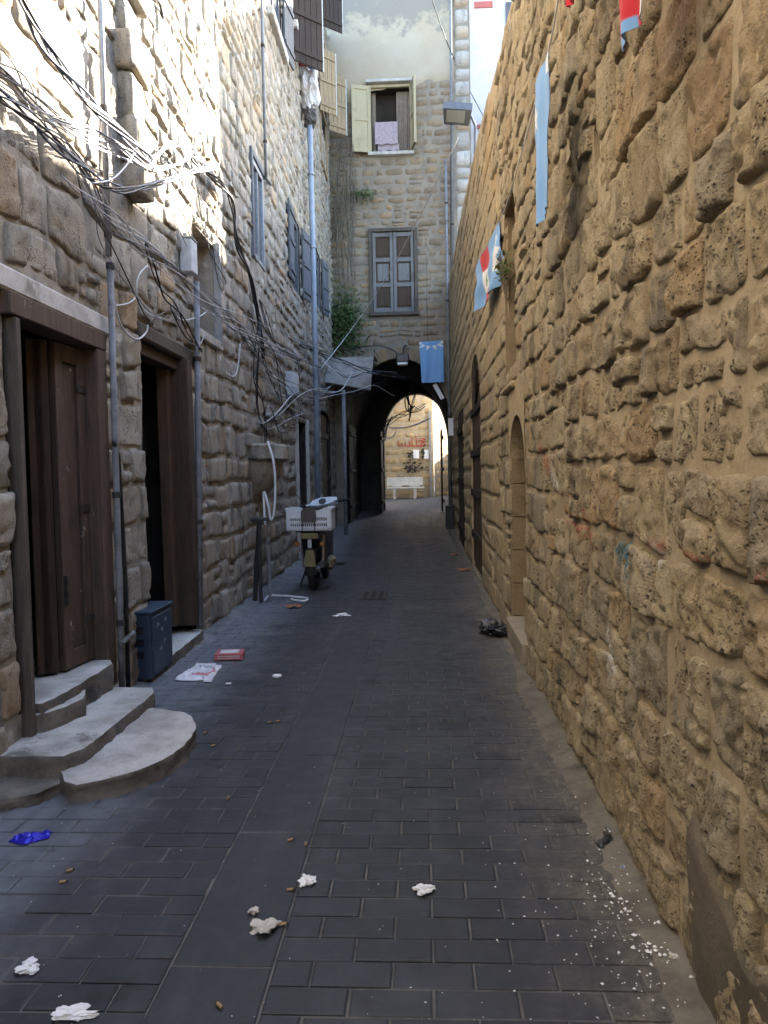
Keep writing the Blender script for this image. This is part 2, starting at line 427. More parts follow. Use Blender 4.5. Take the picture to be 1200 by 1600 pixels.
def wall_bed(fr, name, us, v0, v1fn, dv, openings, mat, parent, seed, amp=.012, w0=0.0, thick=.5, rev_mat=None):
    """mortar face of a wall with real openings and reveals. openings: (u0,u1,v0,v1,depth)"""
    us = sorted(set([round(float(u), 4) for u in us]) | {e for o in openings for e in (o[0], o[1])})
    vmax = max(v1fn(u) for u in us)
    n = int((vmax - v0)/dv); vs = sorted(set([round(v0 + (vmax - v0)*i/n, 4) for i in range(n+1)]) | {e for o in openings for e in (o[2], o[3])})
    us = np.array(us); vs = np.array(vs)
    Ug, Vg = np.meshgrid(us, vs, indexing='ij')
    tops = np.array([v1fn(u) for u in us])[:, None]
    Vc = np.minimum(Vg, tops)
    p = np.stack([Ug, Vc, Ug*0 + seed], -1)
    Wg = w0 + amp*fbm(p, 3.5, 4, seed)
    X = fr.P(Ug, Vc, Wg).reshape(-1, 3); nv = len(vs)
    cu = (us[:-1]+us[1:])/2; cv = (vs[:-1]+vs[1:])/2
    keep = np.ones((len(cu), len(cv)), bool)
    for o in openings:
        keep &= ~((cu[:, None] > o[0]) & (cu[:, None] < o[1]) & (cv[None, :] > o[2]) & (cv[None, :] < o[3]))
    keep &= cv[None, :] < np.maximum(tops[:-1], tops[1:]) + dv
    I, J = np.nonzero(keep); i = I*nv + J
    f = np.stack([i, i+nv, i+nv+1, i+1], -1)
    if np.linalg.det(np.stack([fr.u, np.array([0, 0, 1.0]), fr.w])) < 0: f = f[:, ::-1]
    o = mesh_obj(name, X, f, mat, parent, True)
    for k, op in enumerate(openings):
        mb = MB(fr.mat()); a, b, c, d, dep = op[:5]; e = .0
        q = [(a, .004, c), (b, .004, c), (b, .004, d), (a, .004, d), (a, -dep, c), (b, -dep, c), (b, -dep, d), (a, -dep, d)]
        mb.add(q, [(0, 1, 5, 4), (1, 2, 6, 5), (2, 3, 7, 6), (3, 0, 4, 7), (4, 5, 6, 7)])
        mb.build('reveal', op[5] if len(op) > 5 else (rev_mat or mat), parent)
    return o
def ulines(a, b, k=.012, lo=.02, hi=.25):
    out = [a]
    while out[-1] < b: out.append(min(b, out[-1] + min(max(k*abs(out[-1]), lo), hi)))
    return out
rng = random.Random(7)
def seg_paint(segs):
    def fn(U, V):
        r = np.zeros(len(U))
        for (u0, v0, u1, v1, w_) in segs:
            dx, dy = u1-u0, v1-v0; t = np.clip(((U-u0)*dx+(V-v0)*dy)/(dx*dx+dy*dy+1e-9), 0, 1)
            dd = np.hypot(U-u0-t*dx, V-v0-t*dy); r = np.maximum(r, np.clip(1.5 - dd/w_, 0, 1))
        return r
    return fn

# ---- ground sheet and paving
M['soil'] = plain('grey joint sand', (.15, .142, .135), (.085, .082, .08), 9, .95, .5, .006, 80, spec=.1)
def paver_mat():
    s = NT('dark basalt paver'); t = s.attr('tint'); big = s.noise(.9, 4, .6); mid = s.noise(9, 5, .65); fine = s.noise(120, 4, .75)
    c = s.mix(t, (.032, .034, .041), (.024, .026, .031))
    c = s.mix(s.ramp(big, .45, .7, 0, .4), c, (.062, .065, .073))
    c = s.mix(s.ramp(mid, .5, .8, 0, .4), c, (.068, .070, .077))
    c = s.mix(s.ramp(s.noise(2.6, 5, .7), .60, .70, 0, .7), c, (.030, .031, .035))
    c = s.mix(s.ramp(fine, .58, .75, 0, .4), c, (.14, .14, .14))
    x = s.n('ShaderNodeSeparateXYZ'); s.set(x.inputs[0], s.pos())
    # dust trodden out from the wall feet
    dn = s.math('MULTIPLY', s.math('SUBTRACT', s.noise(3.2, 5, .7), .5), .9)
    dr = s.ramp(s.math('ADD', x.outputs[0], dn), .22, .80, 0, .85)
    c = s.mix(dr, c, s.mix(s.ramp(s.noise(26, 4, .7), .4, .65), (.10, .088, .07), (.19, .165, .13)))
    xl_ = s.math('ADD', s.math('ADD', x.outputs[0], s.math('MULTIPLY', x.outputs[1], .012)), dn)
    dl = s.ramp(xl_, -1.75, -1.1, .85, 0)
    c = s.mix(dl, c, (.17, .178, .195))
    wear = s.noise(1.0, 4, .6, s.scaled(s.pos(), (5.0, .45, 1)))
    c = s.mix(s.ramp(wear, .5, .72, 0, .5), c, (.064, .066, .072)); c = s.mix(s.ramp(wear, .28, .45, .45, 0), c, (.034, .036, .043))
    c = s.mix(s.ramp(s.noise(1.7, 5, .75), .57, .68, 0, .85), c, (.014, .014, .015))
    s.bump(s.math('ADD', s.math('MULTIPLY', mid, .8), s.math('MULTIPLY', fine, .5)), .4, .004)
    return s.out(c, s.ramp(mid, .3, .7, .5, .7), Specular_IOR_Level=.35)
M['paver'] = paver_mat()
M['cement'] = plain('dusty cement', (.20, .176, .14), (.12, .106, .086), 5, .93, .8, .010, 60, c3=(.07, .063, .055), spec=.15)
M['cementL'] = plain('grey cement apron', (.235, .235, .24), (.13, .13, .135), 3.5, .93, .6, .008, 70, c3=(.075, .075, .08), spec=.15)
yl = [-400, -60, -10, 0, 14, 18, 22, 26, 30, 34, 45, 80, 600]; xl = [-400, -20, -3, 0, 3, 20, 400]
gv = [(x, y, gz(y) - .006) for x in xl for y in yl]; n_ = len(yl)
ground = mesh_obj('ground', gv, [(i*n_+j, (i+1)*n_+j, (i+1)*n_+j+1, i*n_+j+1) for i in range(len(xl)-1) for j in range(n_-1)], M['soil'], origin=(0, 0, 0))
tag(ground, kind='structure')
paving = empty('paving', (0, 0, 0)); tag(paving, kind='structure')
def paver_geo(x0, x1, y0, y1, g=.004, b=.006, dz=0.0, tx=0.0, ty=0.0):
    xs = (x0+g, x0+g+b, x1-g-b, x1-g); ys = (y0+g, y0+g+b, y1-g-b, y1-g); cx, cy = (x0+x1)/2, (y0+y1)/2
    V = []
    for i, x in enumerate(xs):
        for j, y in enumerate(ys):
            e = i in (0, 3) or j in (0, 3)
            V.append((x, y, gz(y) + dz + (x-cx)*tx + (y-cy)*ty - (.003 if e else 0)))
    Fq = [(i*4+j, (i+1)*4+j, (i+1)*4+j+1, i*4+j+1) for i in range(3) for j in range(3)]
    # skirts
    ring = [(0,0),(1,0),(2,0),(3,0),(3,1),(3,2),(3,3),(2,3),(1,3),(0,3),(0,2),(0,1)]
    b0 = len(V)
    for (i, j) in ring: V.append((xs[i], ys[j], gz(ys[j]) - .04))
    for k in range(12):
        a, c = ring[k], ring[(k+1) % 12]; Fq.append((a[0]*4+a[1], b0+k, b0+(k+1) % 12, c[0]*4+c[1]))
    return V, Fq
pv = []
PW, PH = .245, .1205; BX0, BX1 = -.80, -.478
row = 0; y = .25
while y < 26.0:
    xw = lx(y) - .02 if y < 20.6 else -1.9
    off = (row % 2)*PW/2 + rng.uniform(-.006, .006)
    x = BX0 - off
    if off > .02: pv.append((BX0-off, BX0, y, y+PH))
    while x > xw: pv.append((max(x-PW, xw-.1), x, y, y+PH)); x -= PW
    x = BX1 + ((row+1) % 2)*PW/2
    if x > BX1 + .02: pv.append((BX1, x, y, y+PH))
    while x < RX+.02: pv.append((x, x+PW, y, y+PH)); x += PW
    row += 1; y += PH
y = .3
while y < 26: L_ = rng.uniform(.85, 1.15); pv.append((BX0, BX1, y, y+L_)); y += L_
def parea(r):
    pp = [project((x, y_, 0)) for x, y_ in ((r[0], r[2]), (r[1], r[2]), (r[1], r[3]), (r[0], r[3]))]
    if not all(pp): return 0
    cx = sum(p[0] for p in pp)/4; cy = sum(p[1] for p in pp)/4
    if not (0 < cx < 1200 and 0 < cy < 1600): return 0
    return abs(sum(pp[i][0]*pp[(i+1) % 4][1]-pp[(i+1) % 4][0]*pp[i][1] for i in range(4)))/2
ar = [parea(r) for r in pv]; big = set(sorted(range(len(pv)), key=lambda i: -ar[i])[:300])
rv, rf, rt = [], [], []
for i, r in enumerate(pv):
    t_ = rng.random(); flatband = r[0] == BX0
    V, Fq = paver_geo(*r, dz=rng.uniform(-.003, .002), tx=rng.uniform(-.006, .006), ty=rng.uniform(-.008, .008)*(0.2 if flatband else 1), g=rng.uniform(.0025, .005))
    if flatband: t_ = .35 + t_*.3
    if i in big: mesh_obj('paver', V, Fq, M['paver'], paving, False, {'tint': ('FLOAT', [t_]*len(V))}, origin=((r[0]+r[1])/2, (r[2]+r[3])/2, gz(r[2])))
    else:
        b0 = len(rv); rv += V; rf += [tuple(b0+k for k in f) for f in Fq]; rt += [t_]*len(V)
tag(mesh_obj('far_pavers', rv, rf, M['paver'], paving, False, {'tint': ('FLOAT', rt)}, origin=(0, 14, 0)), kind='stuff')
# cement strips that run out over the pavers at the foot of both walls
def strip(name, xin, width, y0, y1, mat, seed, sgn, hgt=.022):
    ys = np.array(ulines(y0, y1, .012, .025, .2)); nu = 7; V = []
    for y_ in ys:
        wd = width(y_)*(1 + .35*float(noise(np.array([y_*1.0, 0, seed]), 1.3, seed)) + .3*float(noise(np.array([y_, 3, seed]), 5.5, seed)) + .12*float(noise(np.array([y_, 7, seed]), 17, seed)))
        for k in range(nu):
            t = k/(nu-1); x = xin(y_) + sgn*wd*t
            z = gz(y_) + hgt*(1-t)**1.6*(1+.3*float(noise(np.array([x, y_, 0]), 9, seed))) + (.004 if k < nu-1 else -.006)
            V.append((x, y_, z))
    Fq = [(i*nu+k, (i+1)*nu+k, (i+1)*nu+k+1, i*nu+k+1) for i in range(len(ys)-1) for k in range(nu-1)]
    o = mesh_obj(name, V, Fq if sgn < 0 else [f[::-1] for f in Fq], mat, None, True); tag(o, kind='structure'); return o
strip('cement_strip_right', lambda y_: RX+.03, lambda y_: .15 - .03*min(1, max(0, (y_-3)/6)), .3, 20.5, M['cement'], 3, -1)
strip('cement_strip_left', lambda y_: lx(y_)-.03, lambda y_: .26 if 2.2 < y_ < 5 else .2, .3, 18.5, M['cementL'], 5, 1, .03)
def patch(name, cx, cy, rx, ry, mat, seed, h=.006):
    V = [(cx, cy, h)]; n = 40
    for ring_ in (.55, .85, 1.0):
        for k in range(n):
            a = 2*math.pi*k/n; rr = ring_*(1+.25*float(noise(np.array([math.cos(a)*2, math.sin(a)*2, seed]), 1.2, seed)))
            V.append((cx+rx*rr*math.cos(a), cy+ry*rr*math.sin(a), h*(1 if ring_ < .8 else .75) if ring_ < 1 else -.006))
    Fq = [(0, 1+k, 1+(k+1) % n) for k in range(n)] + [(1+r_*n+k, 1+(r_+1)*n+k, 1+(r_+1)*n+(k+1) % n, 1+r_*n+(k+1) % n) for r_ in range(2) for k in range(n)]
    tag(mesh_obj(name, V, Fq, mat, None, True), kind='structure')


# ---- right-hand wall
def rtop(u):
    k = [(-18, 5.0), (5.5, 5.25), (6.68, 5.37), (8.6, 5.58), (8.62, 5.66), (10.5, 5.9), (14.15, 6.25), (20.6, 6.5)]
    for (a, b), (c, d) in zip(k, k[1:]):
        if a <= u <= c: return b + (d-b)*(u-a)/(c-a)
    return k[-1][1]
rwall = empty('stone_wall', (RX, 8, 0), 'tall honey-coloured rough stone wall along the right side of the alley', 'wall')
M['recess'] = stone_mat('shade-darkened recess stone', (.33, .25, .15), (.26, .20, .12), (.10, .08, .06), (.33, .25, .14), 70, .4)  # wall stone darkened in colour to stand for shade inside niche and slot
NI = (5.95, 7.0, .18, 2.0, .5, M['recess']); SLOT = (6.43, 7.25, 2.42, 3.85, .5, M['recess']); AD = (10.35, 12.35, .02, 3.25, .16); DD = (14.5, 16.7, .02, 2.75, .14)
HOLES = [(3.46, 3.57, 2.87, 3.03, .35), (4.05, 4.24, 2.98, 3.14, .35)]
Rop = [NI, SLOT, AD, DD] + HOLES
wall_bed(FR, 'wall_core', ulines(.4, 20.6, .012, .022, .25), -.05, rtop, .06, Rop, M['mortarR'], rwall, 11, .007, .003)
core = MB(); prof = [(.82, -.1), (1.5, -.1)]
us_ = [-18, .4, 5.5, 8.6, 14.15, 20.6]
vv = []; ff = []
for u in us_: vv += [(.815 if u <= .4 else 1.25, u, -.1), (1.6, u, -.1), (1.6, u, rtop(u)-.01), (.815, u, rtop(u)-.01)]
vv2 = [vv]; 
for i in range(len(us_)-1):
    a = i*4; b = a+4; ff += [(a+1, b+1, b+2, a+2), (a+2, b+2, b+3, a+3)]
ff += [(0, 1, 2, 3), (3, 7, 4, 0)]
mesh_obj('wall_back', vv, ff, M['mortarR'], rwall)
def jag(v, base, k): return base + .34*math.sin(v*2.3+k) + .22*math.sin(v*5.7+2*k)
def zone(v0, v1, a, b, hr, wr, opn, split, ka, kb):
    """courses between two ragged vertical boundaries"""
    out = []; v = v0
    while v < v1-.04:
        h = min(rng.uniform(*hr), v1-v); m = v+h/2
        out += layout(rng, a if ka is None else jag(m, a, ka), b if kb is None else jag(m, b, kb), v, v+h, (h, h), wr, opn, split); v += h
    return out
opn = [o[:4] for o in Rop] + [(5.90, 7.05, 1.4, 2.25)]
rr1 = zone(.0, 5.2, .4, 4.7, (.19, .31), (.15, .36), [h_[:4] for h_ in HOLES], .12, None, 1.0)
rrm = zone(.0, 5.4, 4.7, 7.7, (.17, .28), (.18, .44), opn, .12, 1.0, 3.0)
redp = []; bluep = []; whitep = []
def RU(px, py): p = onR(px, py, .05); return p.y, p.z
for (a, b, w_) in (((838, 705), (848, 735), .05), ((868, 800), (905, 830), .035), ((945, 826), (968, 842), .022), ((1003, 851), (1020, 858), .018), ((1030, 860), (1095, 882), .018), ((1185, 915), (1200, 930), .03), ((905, 800), (912, 850), .03)):
    redp.append((*RU(*a), *RU(*b), w_))
for (a, b, w_) in (((957, 850), (962, 890), .03), ((970, 845), (973, 900), .022)): bluep.append((*RU(*a), *RU(*b), w_))
for (a, b, w_) in (((850, 740), (862, 760), .04), ((935, 1000), (945, 1045), .06), ((1010, 862), (1014, 875), .03)): whitep.append((*RU(*a), *RU(*b), w_))
RP = {'red': seg_paint(redp), 'blue': seg_paint(bluep), 'white': seg_paint(whitep)}
build_stones(FR, rr1, rwall, M['stoneR'], rng, 21, D=(.010, .042), gap=.012, gu=1.5, amp=.020, rnd=.14, wob=.035, power=14, edge=.24, paint=RP, top=190, minres=.008)
rrm = [(a, b, c, min(d, rtop((a+b)/2)-.01)) for a, b, c, d in rrm if c < rtop((a+b)/2)-.1]
build_stones(FR, rrm, rwall, M['stoneR'], rng, 25, D=(.008, .034), gap=.007, amp=.018, rnd=.12, wob=.025, power=13, edge=.24, paint=RP, top=70, minres=.012)
rr2 = zone(.0, 6.45, 7.7, 20.55, (.24, .36), (.3, .7), opn, .06, 3.0, None)
rr2 = [(a, b, c, min(d, rtop((a+b)/2)-.01)) for a, b, c, d in rr2 if c < rtop((a+b)/2)-.1]
build_stones(FR, rr2, rwall, M['ashlarR'], rng, 31, D=(.006, .02), gap=.005, amp=.014, rnd=.08, wob=.016, paint=RP, top=40, power=14, edge=.28)
# arched blind doorway: spandrel stones and the recess
def arch_pts(u0, u1, vs_, vt, n=14, power=1.0):
    c = (u0+u1)/2; r = (u1-u0)/2; return [(c - r*math.cos(math.pi*k/n), vs_ + (vt-vs_)*math.sin(math.pi*k/n)**power) for k in range(n+1)]
def spandrel(fr, u0, u1, vs_, vt, vtop, w_, depth, name, mat, parent):
    P = arch_pts(u0, u1, vs_, vt); n = len(P)
    mb = MB(fr.mat()); vs = []; fs = []
    for (u, v) in P: vs += [(u, w_, v), (u, w_, vtop), (u, -depth, v)]
    for i in range(n-1): fs += [(i*3, i*3+3, i*3+4, i*3+1), (i*3+2, i*3+5, i*3+3, i*3)]
    mb.add(vs, fs); return mb.build(name, mat, parent)
spandrel(FR, NI[0], NI[1], 1.52, 1.98, 2.27, .010, .5, 'arch_head', M['ashlarR'], rwall)
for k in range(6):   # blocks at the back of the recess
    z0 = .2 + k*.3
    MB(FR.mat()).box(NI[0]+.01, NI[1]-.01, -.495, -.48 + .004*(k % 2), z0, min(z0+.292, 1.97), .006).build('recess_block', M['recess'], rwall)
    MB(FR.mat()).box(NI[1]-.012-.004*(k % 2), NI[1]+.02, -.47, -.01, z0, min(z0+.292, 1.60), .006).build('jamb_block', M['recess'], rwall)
MB(FR.mat()).box(NI[0]-.05, NI[1]+.02, -.47, .05, 0, .195, .02).build('threshold_stone', plain('worn threshold stone', (.36, .31, .23), (.27, .23, .17), 5), rwall)
MB(FR.mat()).box(6.5, 7.3, -.01, .055, 2.22, 2.27, .012).build('ledge', M['ashlarR'], rwall)
M['iron'] = plain('rusty iron', (.09, .075, .065), (.05, .04, .035), 12, .7, .3, .003, metal=.4)
mb = MB(FR.mat()); mb.tube([(6.62, -.08, 2.42), (6.62, -.08, 3.35)], .014); mb.tube([(6.43, -.10, 3.33), (7.25, -.10, 3.40)], .012); mb.build('window_bar', M['iron'], rwall)
# cement patch low down near the camera
V = []; n = 26
for i in range(n+1):
    for j in range(n+1):
        u = .9 + (2.3-.9)*i/n; top_ = .42 + .03*math.sin(u*9) + .12*float(noise(np.array([u, 0, 0]), 6, 3)); v = -.02 + (top_+.02)*j/n
        e = min(1, (n-i)/3, (n-j)/2); V.append(tuple(FR.P(np.array(u), np.array(v), np.array(.012 + .022*e + .012*float(fbm(np.array([u, v, 2.]), 5, 3, 4))))))
M['plasterpatch'] = plain('grey cement render', (.18, .15, .11), (.11, .095, .072), 2.5, .9, .8, .012, 60, c3=(.24, .21, .165))
mesh_obj('cement_patch', V, [(i*(n+1)+j, i*(n+1)+j+1, (i+1)*(n+1)+j+1, (i+1)*(n+1)+j) for i in range(n) for j in range(n)], M['plasterpatch'], rwall, True)
# ---- wooden doors in the right-hand wall
M['wood_brown'] = wood('weathered brown wood', (.088, .058, .039), (.055, .037, .026), (.027, .02, .015))
M['wood_grey'] = wood('grey weathered wood', (.13, .108, .088), (.08, .066, .054), (.045, .037, .031))
M['wood_dark'] = wood('dark stained wood', (.052, .036, .027), (.034, .025, .02), (.018, .014, .012))
M['wood_red'] = wood('reddish door wood', (.125, .085, .062), (.078, .055, .042), (.034, .026, .021), peel=(.32, .29, .26))
M['wood_tan'] = wood('bleached tan wood', (.36, .27, .16), (.27, .20, .12), (.16, .12, .08))
M['wood_yellow'] = wood('faded yellow paint on wood', (.50, .43, .27), (.43, .37, .235), (.27, .23, .155), .7)
M['wood_jamb'] = wood('raw brown jamb wood', (.12, .075, .046), (.08, .05, .032), (.042, .028, .021))
M['wood_greyblue'] = wood('grey flaking paint on wood', (.21, .21, .215), (.15, .148, .15), (.085, .08, .078))
M['wood_slate'] = wood('blue-grey painted wood', (.14, .15, .165), (.095, .10, .115), (.05, .05, .055))
FRD = FR.mat() @ Matrix.Translation((0, .085, 0))
ad = MB(FRD); P = arch_pts(AD[0], AD[1], 2.55, 3.22)
spandrel(FR, AD[0], AD[1], 2.55, 3.22, 3.27, .010, .16, 'door_arch', M['ashlarR'], rwall)
dr = MB(FRD).box(AD[0]+.02, AD[1]-.02, -.16, -.12, .03, 2.4).build('arched_door', M['wood_brown'], rwall)
cx_ = (AD[0]+AD[1])/2
for k in range(8):
    a = AD[0]+.03+k*(AD[1]-AD[0]-.06)/8; b = a+(AD[1]-AD[0]-.06)/8-.012
    MB(FRD).box(a, b, -.125, -.10, .12, 2.36, .004).build('plank', M['wood_red'] if k % 3 else M['wood_brown'], dr)
for z in (.5, 1.15, 1.75, 2.38): MB(FRD).box(AD[0]+.02, AD[1]-.02, -.10, -.065, z, z+.11, .006).build('rail', M['wood_dark'], dr)
MB(FRD).prism([(u, v-.03) for u, v in P] + [(AD[1], 2.5), (AD[0], 2.5)], (-.15, -.10), 1).build('fanlight', M['wood_red'], dr)
mb = MB(FRD)
for k in range(1, 8):
    a = math.pi*k/8; mb.box(-.012, .012, -.1, -.07, 0, .62, M=Matrix.Translation((cx_, 0, 2.52)) @ Matrix.Rotation(a-math.pi/2, 4, 'Y'))
mb.build('fanlight_bar', M['wood_dark'], dr)
dr = MB(FRD).box(DD[0]+.02, DD[1]-.02, -.14, -.10, .03, 2.73).build('plank_door', M['wood_dark'], rwall)
for k in range(10):
    a = DD[0]+.03+k*.214; MB(FRD).box(a, a+.2, -.105, -.08, .06, 2.7, .004).build('plank', M['wood_grey'] if k in (3, 6) else M['wood_dark'], dr)
for z in (.35, 1.3, 2.3): MB(FRD).box(DD[0]+.02, DD[1]-.02, -.08, -.05, z, z+.12, .006).build('rail', M['wood_dark'], dr)

# ---- left-hand house
lhouse = empty('stone_house', (LX-.1, 8, 0), 'pale rubble stone house with doors and shutters along the left side', 'house')
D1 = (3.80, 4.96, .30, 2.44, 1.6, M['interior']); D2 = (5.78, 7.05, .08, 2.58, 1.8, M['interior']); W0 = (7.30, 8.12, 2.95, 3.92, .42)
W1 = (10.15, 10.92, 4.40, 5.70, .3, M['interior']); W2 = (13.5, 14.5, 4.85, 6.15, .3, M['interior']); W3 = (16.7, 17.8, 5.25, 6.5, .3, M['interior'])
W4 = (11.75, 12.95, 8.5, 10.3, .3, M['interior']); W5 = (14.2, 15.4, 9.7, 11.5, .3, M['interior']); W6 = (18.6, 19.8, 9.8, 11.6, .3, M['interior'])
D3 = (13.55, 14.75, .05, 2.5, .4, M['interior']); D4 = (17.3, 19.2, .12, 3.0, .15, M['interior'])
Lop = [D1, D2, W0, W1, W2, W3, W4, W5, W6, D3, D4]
wall_bed(FL, 'wall_core', ulines(1.0, 20.6, .011, .03, .22), -.05, lambda u: 13.0, .075, Lop, M['mortarL'], lhouse, 13, .011)
mb = MB(); xb = -8.0
mb.add([(lx(-18), -18, -.1), (lx(1.0), 1.0, -.1), (lx(1.0), 1.0, 13), (lx(-18), -18, 13)], [(0, 1, 2, 3)])
mb.add([(lx(-18), -18, 13), (lx(20.6), 20.6, 13), (xb, 20.6, 13), (xb, -18, 13), (xb, -18, -.1), (xb, 20.6, -.1), (lx(-18), -18, -.1)], [(0, 1, 2, 3), (3, 2, 5, 4), (0, 3, 4, 6)])
mb.build('house_body', M['mortarL'], lhouse)
lop4 = [o[:4] for o in Lop] + [(3.62, 5.02, 2.3, 2.62), (5.7, 7.3, 2.5, 2.68), (10.0, 11.05, 5.6, 5.95), (10.0, 11.05, 4.2, 4.45)]
lo_ = layout(rng, 1.0, 20.55, .0, 2.85, (.2, .36), (.2, .42), lop4, .16)
mid_ = layout(rng, 1.0, 6.0, 2.85, 13.0, (.24, .38), (.3, .62), lop4, .12) + layout(rng, 6.0, 20.55, 2.85, 13.0, (.17, .3), (.2, .45), lop4, .12)
rects = lo_ + mid_
rects = [r for r in rects if not (r[0] > 3.4 and r[0] < 4.9 and r[3] < .33)]
build_stones(FL, rects, lhouse, M['stoneL'], rng, 41, D=(.006, .036), gap=.009, amp=.019, rnd=.11, wob=.032, power=13, edge=.24, minres=.016, res=.005)
# toothing stones of a broken-off cross wall, standing out from the face
tz = 3.55
for k in range(16):
    h = rng.uniform(.22, .34); long_ = k % 2
    a = 5.42 + (.0 if long_ else .06); b = a + (.40 if long_ else .28); out_ = (.13 if long_ else .07) + rng.uniform(-.02, .02)
    if k == 0: out_ = .14
    V = []; Fq = []; n = 12
    for i_ in range(n+1):
        th = math.pi*i_/n
        for j_ in range(2*n):
            ph = math.pi*j_/n; dd = np.array([math.sin(th)*math.cos(ph), math.sin(th)*math.sin(ph), math.cos(th)]); q_ = np.sign(dd)*np.abs(dd)**.32
            kk = 1 + .09*float(fbm(dd*1.5+k, 1.5, 3, k)); V.append(tuple(FL.P(np.array((a+b)/2+(b-a)*.5*q_[0]*kk), np.array(tz+h/2+h*.51*q_[2]*kk), np.array(out_/2+.0+(out_*.5+.03)*q_[1]*kk))))
    for i_ in range(n):
        for j_ in range(2*n): Fq.append((i_*2*n+j_, i_*2*n+(j_+1) % (2*n), (i_+1)*2*n+(j_+1) % (2*n), (i_+1)*2*n+j_))
    mesh_obj('stone', V, Fq, M['stoneL'], lhouse, True, {'tint': ('FLOAT', [rng.random()]*len(V))})
    tz += h
# door with panelled leaves and a worn frame, up the steps
M['lintel'] = plain('whitewashed lintel', (.58, .56, .53), (.42, .40, .37), 7, .9, .4, .006, c3=(.28, .25, .22))
MB(FL.mat()).box(3.55, 5.12, -.1, .045, 2.46, 2.58, .012).build('lintel', M['lintel'], lhouse)
fr_ = MB(FL.mat()).box(D1[0]-.03, D1[1]+.02, -.10, .062, 2.34, 2.455, .006)
dr = fr_.build('entrance_door', M['wood_red'], lhouse)
MB(FL.mat()).box(3.83, 3.885, -.10, .055, .12, 2.338, .008).build('jamb', M['wood_grey'], dr)
MB(FL.mat()).box(4.835, 4.975, -.10, .06, .14, 2.338, .008).build('jamb', M['wood_red'], dr)
def leaf(h0, ang, width, z0, z1, w0_, name, mat, par, panels=3, sgn=1):
    """door leaf hinged at u=h0; swings into the house by ang"""
    T = FL.mat() @ Matrix.Translation((h0, w0_, 0)) @ Matrix.Rotation(ang, 4, 'Z')
    mb = MB(T)
    mb.box(0, sgn*width, -.018, .0, z0, z1)
    st = .085
    for a, b in ((0, st), (width-st, width)): mb.box(sgn*a, sgn*b, .0, .022, z0, z1, .004)
    hz = (z1-z0)
    for k in range(panels+1):
        zz = z0 + (hz-.11)*k/panels; mb.box(sgn*st, sgn*(width-st), .0, .02, zz, zz+.11, .004)
    return mb.build(name, mat, par)
leaf(4.83, .10, .335, .35, 2.33, -.05, 'door_leaf', M['wood_red'], dr, 1, -1)
leaf(4.475, .9, .12, .35, 2.33, -.10, 'door_leaf', M['wood_brown'], dr, 2, -1)
TA = FL.mat() @ Matrix.Translation((4.83, -.05, 0)) @ Matrix.Rotation(.10, 4, 'Z')
MB(TA).box(-.33, -.30, .02, .05, .75, .93, .004).build('latch', M['iron'], dr)
for z in (.6, 1.3, 2.05): MB(TA).box(-.10, 0, .022, .03, z, z+.05).build('hinge', M['iron'], dr)
# second doorway: heavy leaning frame, half open
MB(FL.mat()).box(5.68, 7.32, -.15, .04, 2.56, 2.68, .015).build('lintel', M['wood_grey'], lhouse)
T = FL.mat() @ Matrix.Translation((6.83, 0, .16)) @ Matrix.Rotation(-.03, 4, 'Y')
dr = MB(T).box(0, .15, -.14, .07, 0, 2.4, .01).build('side_door', M['wood_brown'], lhouse)
T2 = FL.mat() @ Matrix.Translation((6.80, -.05, .16)) @ Matrix.Rotation(-.02, 4, 'Y')
MB(T2).box(-.10, 0.02, -.13, -.03, 0.02, 2.38, .008).build('jamb', M['wood_jamb'], dr)
mb = MB(FL.mat()); mb.box(5.8, 6.80, -.16, -.02, 2.46, 2.555, .008); mb.build('head', M['wood_brown'], dr)
MB(FL.mat()).box(7.0, 7.07, -.02, .05, .15, 2.2, .02).build('plaster_strip', M['lintel'], lhouse)
# windows of the left house
def win_frame(o, w_, t, mat, par, name='window', bars=0, glass=None):
    mb = MB(FL.mat()); a, b, c, d = o[:4]
    for x0, x1, z0, z1 in ((a, a+t, c, d), (b-t, b, c, d), (a+t, b-t, c, c+t), (a+t, b-t, d-t, d)): mb.box(x0, x1, w_-.05, w_, z0, z1, .004)
    for k in range(bars):
        u = a + (b-a)*(k+1)/(bars+1); mb.box(u-.02, u+.02, w_-.04, w_-.01, c+t, d-t)
    o_ = mb.build(name, mat, par)
    if glass: MB(FL.mat()).box(a+t, b-t, w_-.035, w_-.03, c+t, d-t).build('pane', glass, o_)
    return o_
M['glass'] = NT('dusty window glass').out((.05, .06, .07), .15, Specular_IOR_Level=.6)
M['galv'] = plain('galvanised metal', (.34, .36, .38), (.25, .26, .28), 20, .5, .1, .002, metal=.5)
M['whiteframe'] = flat('white painted frame', (.62, .62, .60), .6)
wn = win_frame(W0, -.22, .05, M['wood_tan'], lhouse, bars=1); MB(FL.mat()).box(W0[0]+.05, W0[1]-.05, -.36, -.3, W0[2]+.05, W0[3]-.05).build('shutter_panel', M['wood_tan'], wn)
MB(FL.mat()).box(W0[1]-.01, W0[1]+.03, -.02, .06, W0[2]-.05, W0[3]+.05, .006).build('metal_jamb', M['galv'], wn)
MB(FL.mat()).box(W0[0]-.05, W0[1]+.08, -.1, .05, W0[2]-.1, W0[2]-.01, .01).build('sill', M['lintel'], wn)
wn = win_frame(W1, .02, .07, M['galv'], lhouse, bars=1, glass=M['glass'])
MB(FL.mat()).box(W1[0]-.09, W1[0]-.01, -.02, .04, W1[2]-.02, W1[3]+.09, .006).build('casing', M['wood_slate'], wn)
MB(FL.mat()).box(W1[0]-.01, W1[1]+.1, -.02, .04, W1[3]+.01, W1[3]+.09, .006).build('casing', M['wood_slate'], wn)
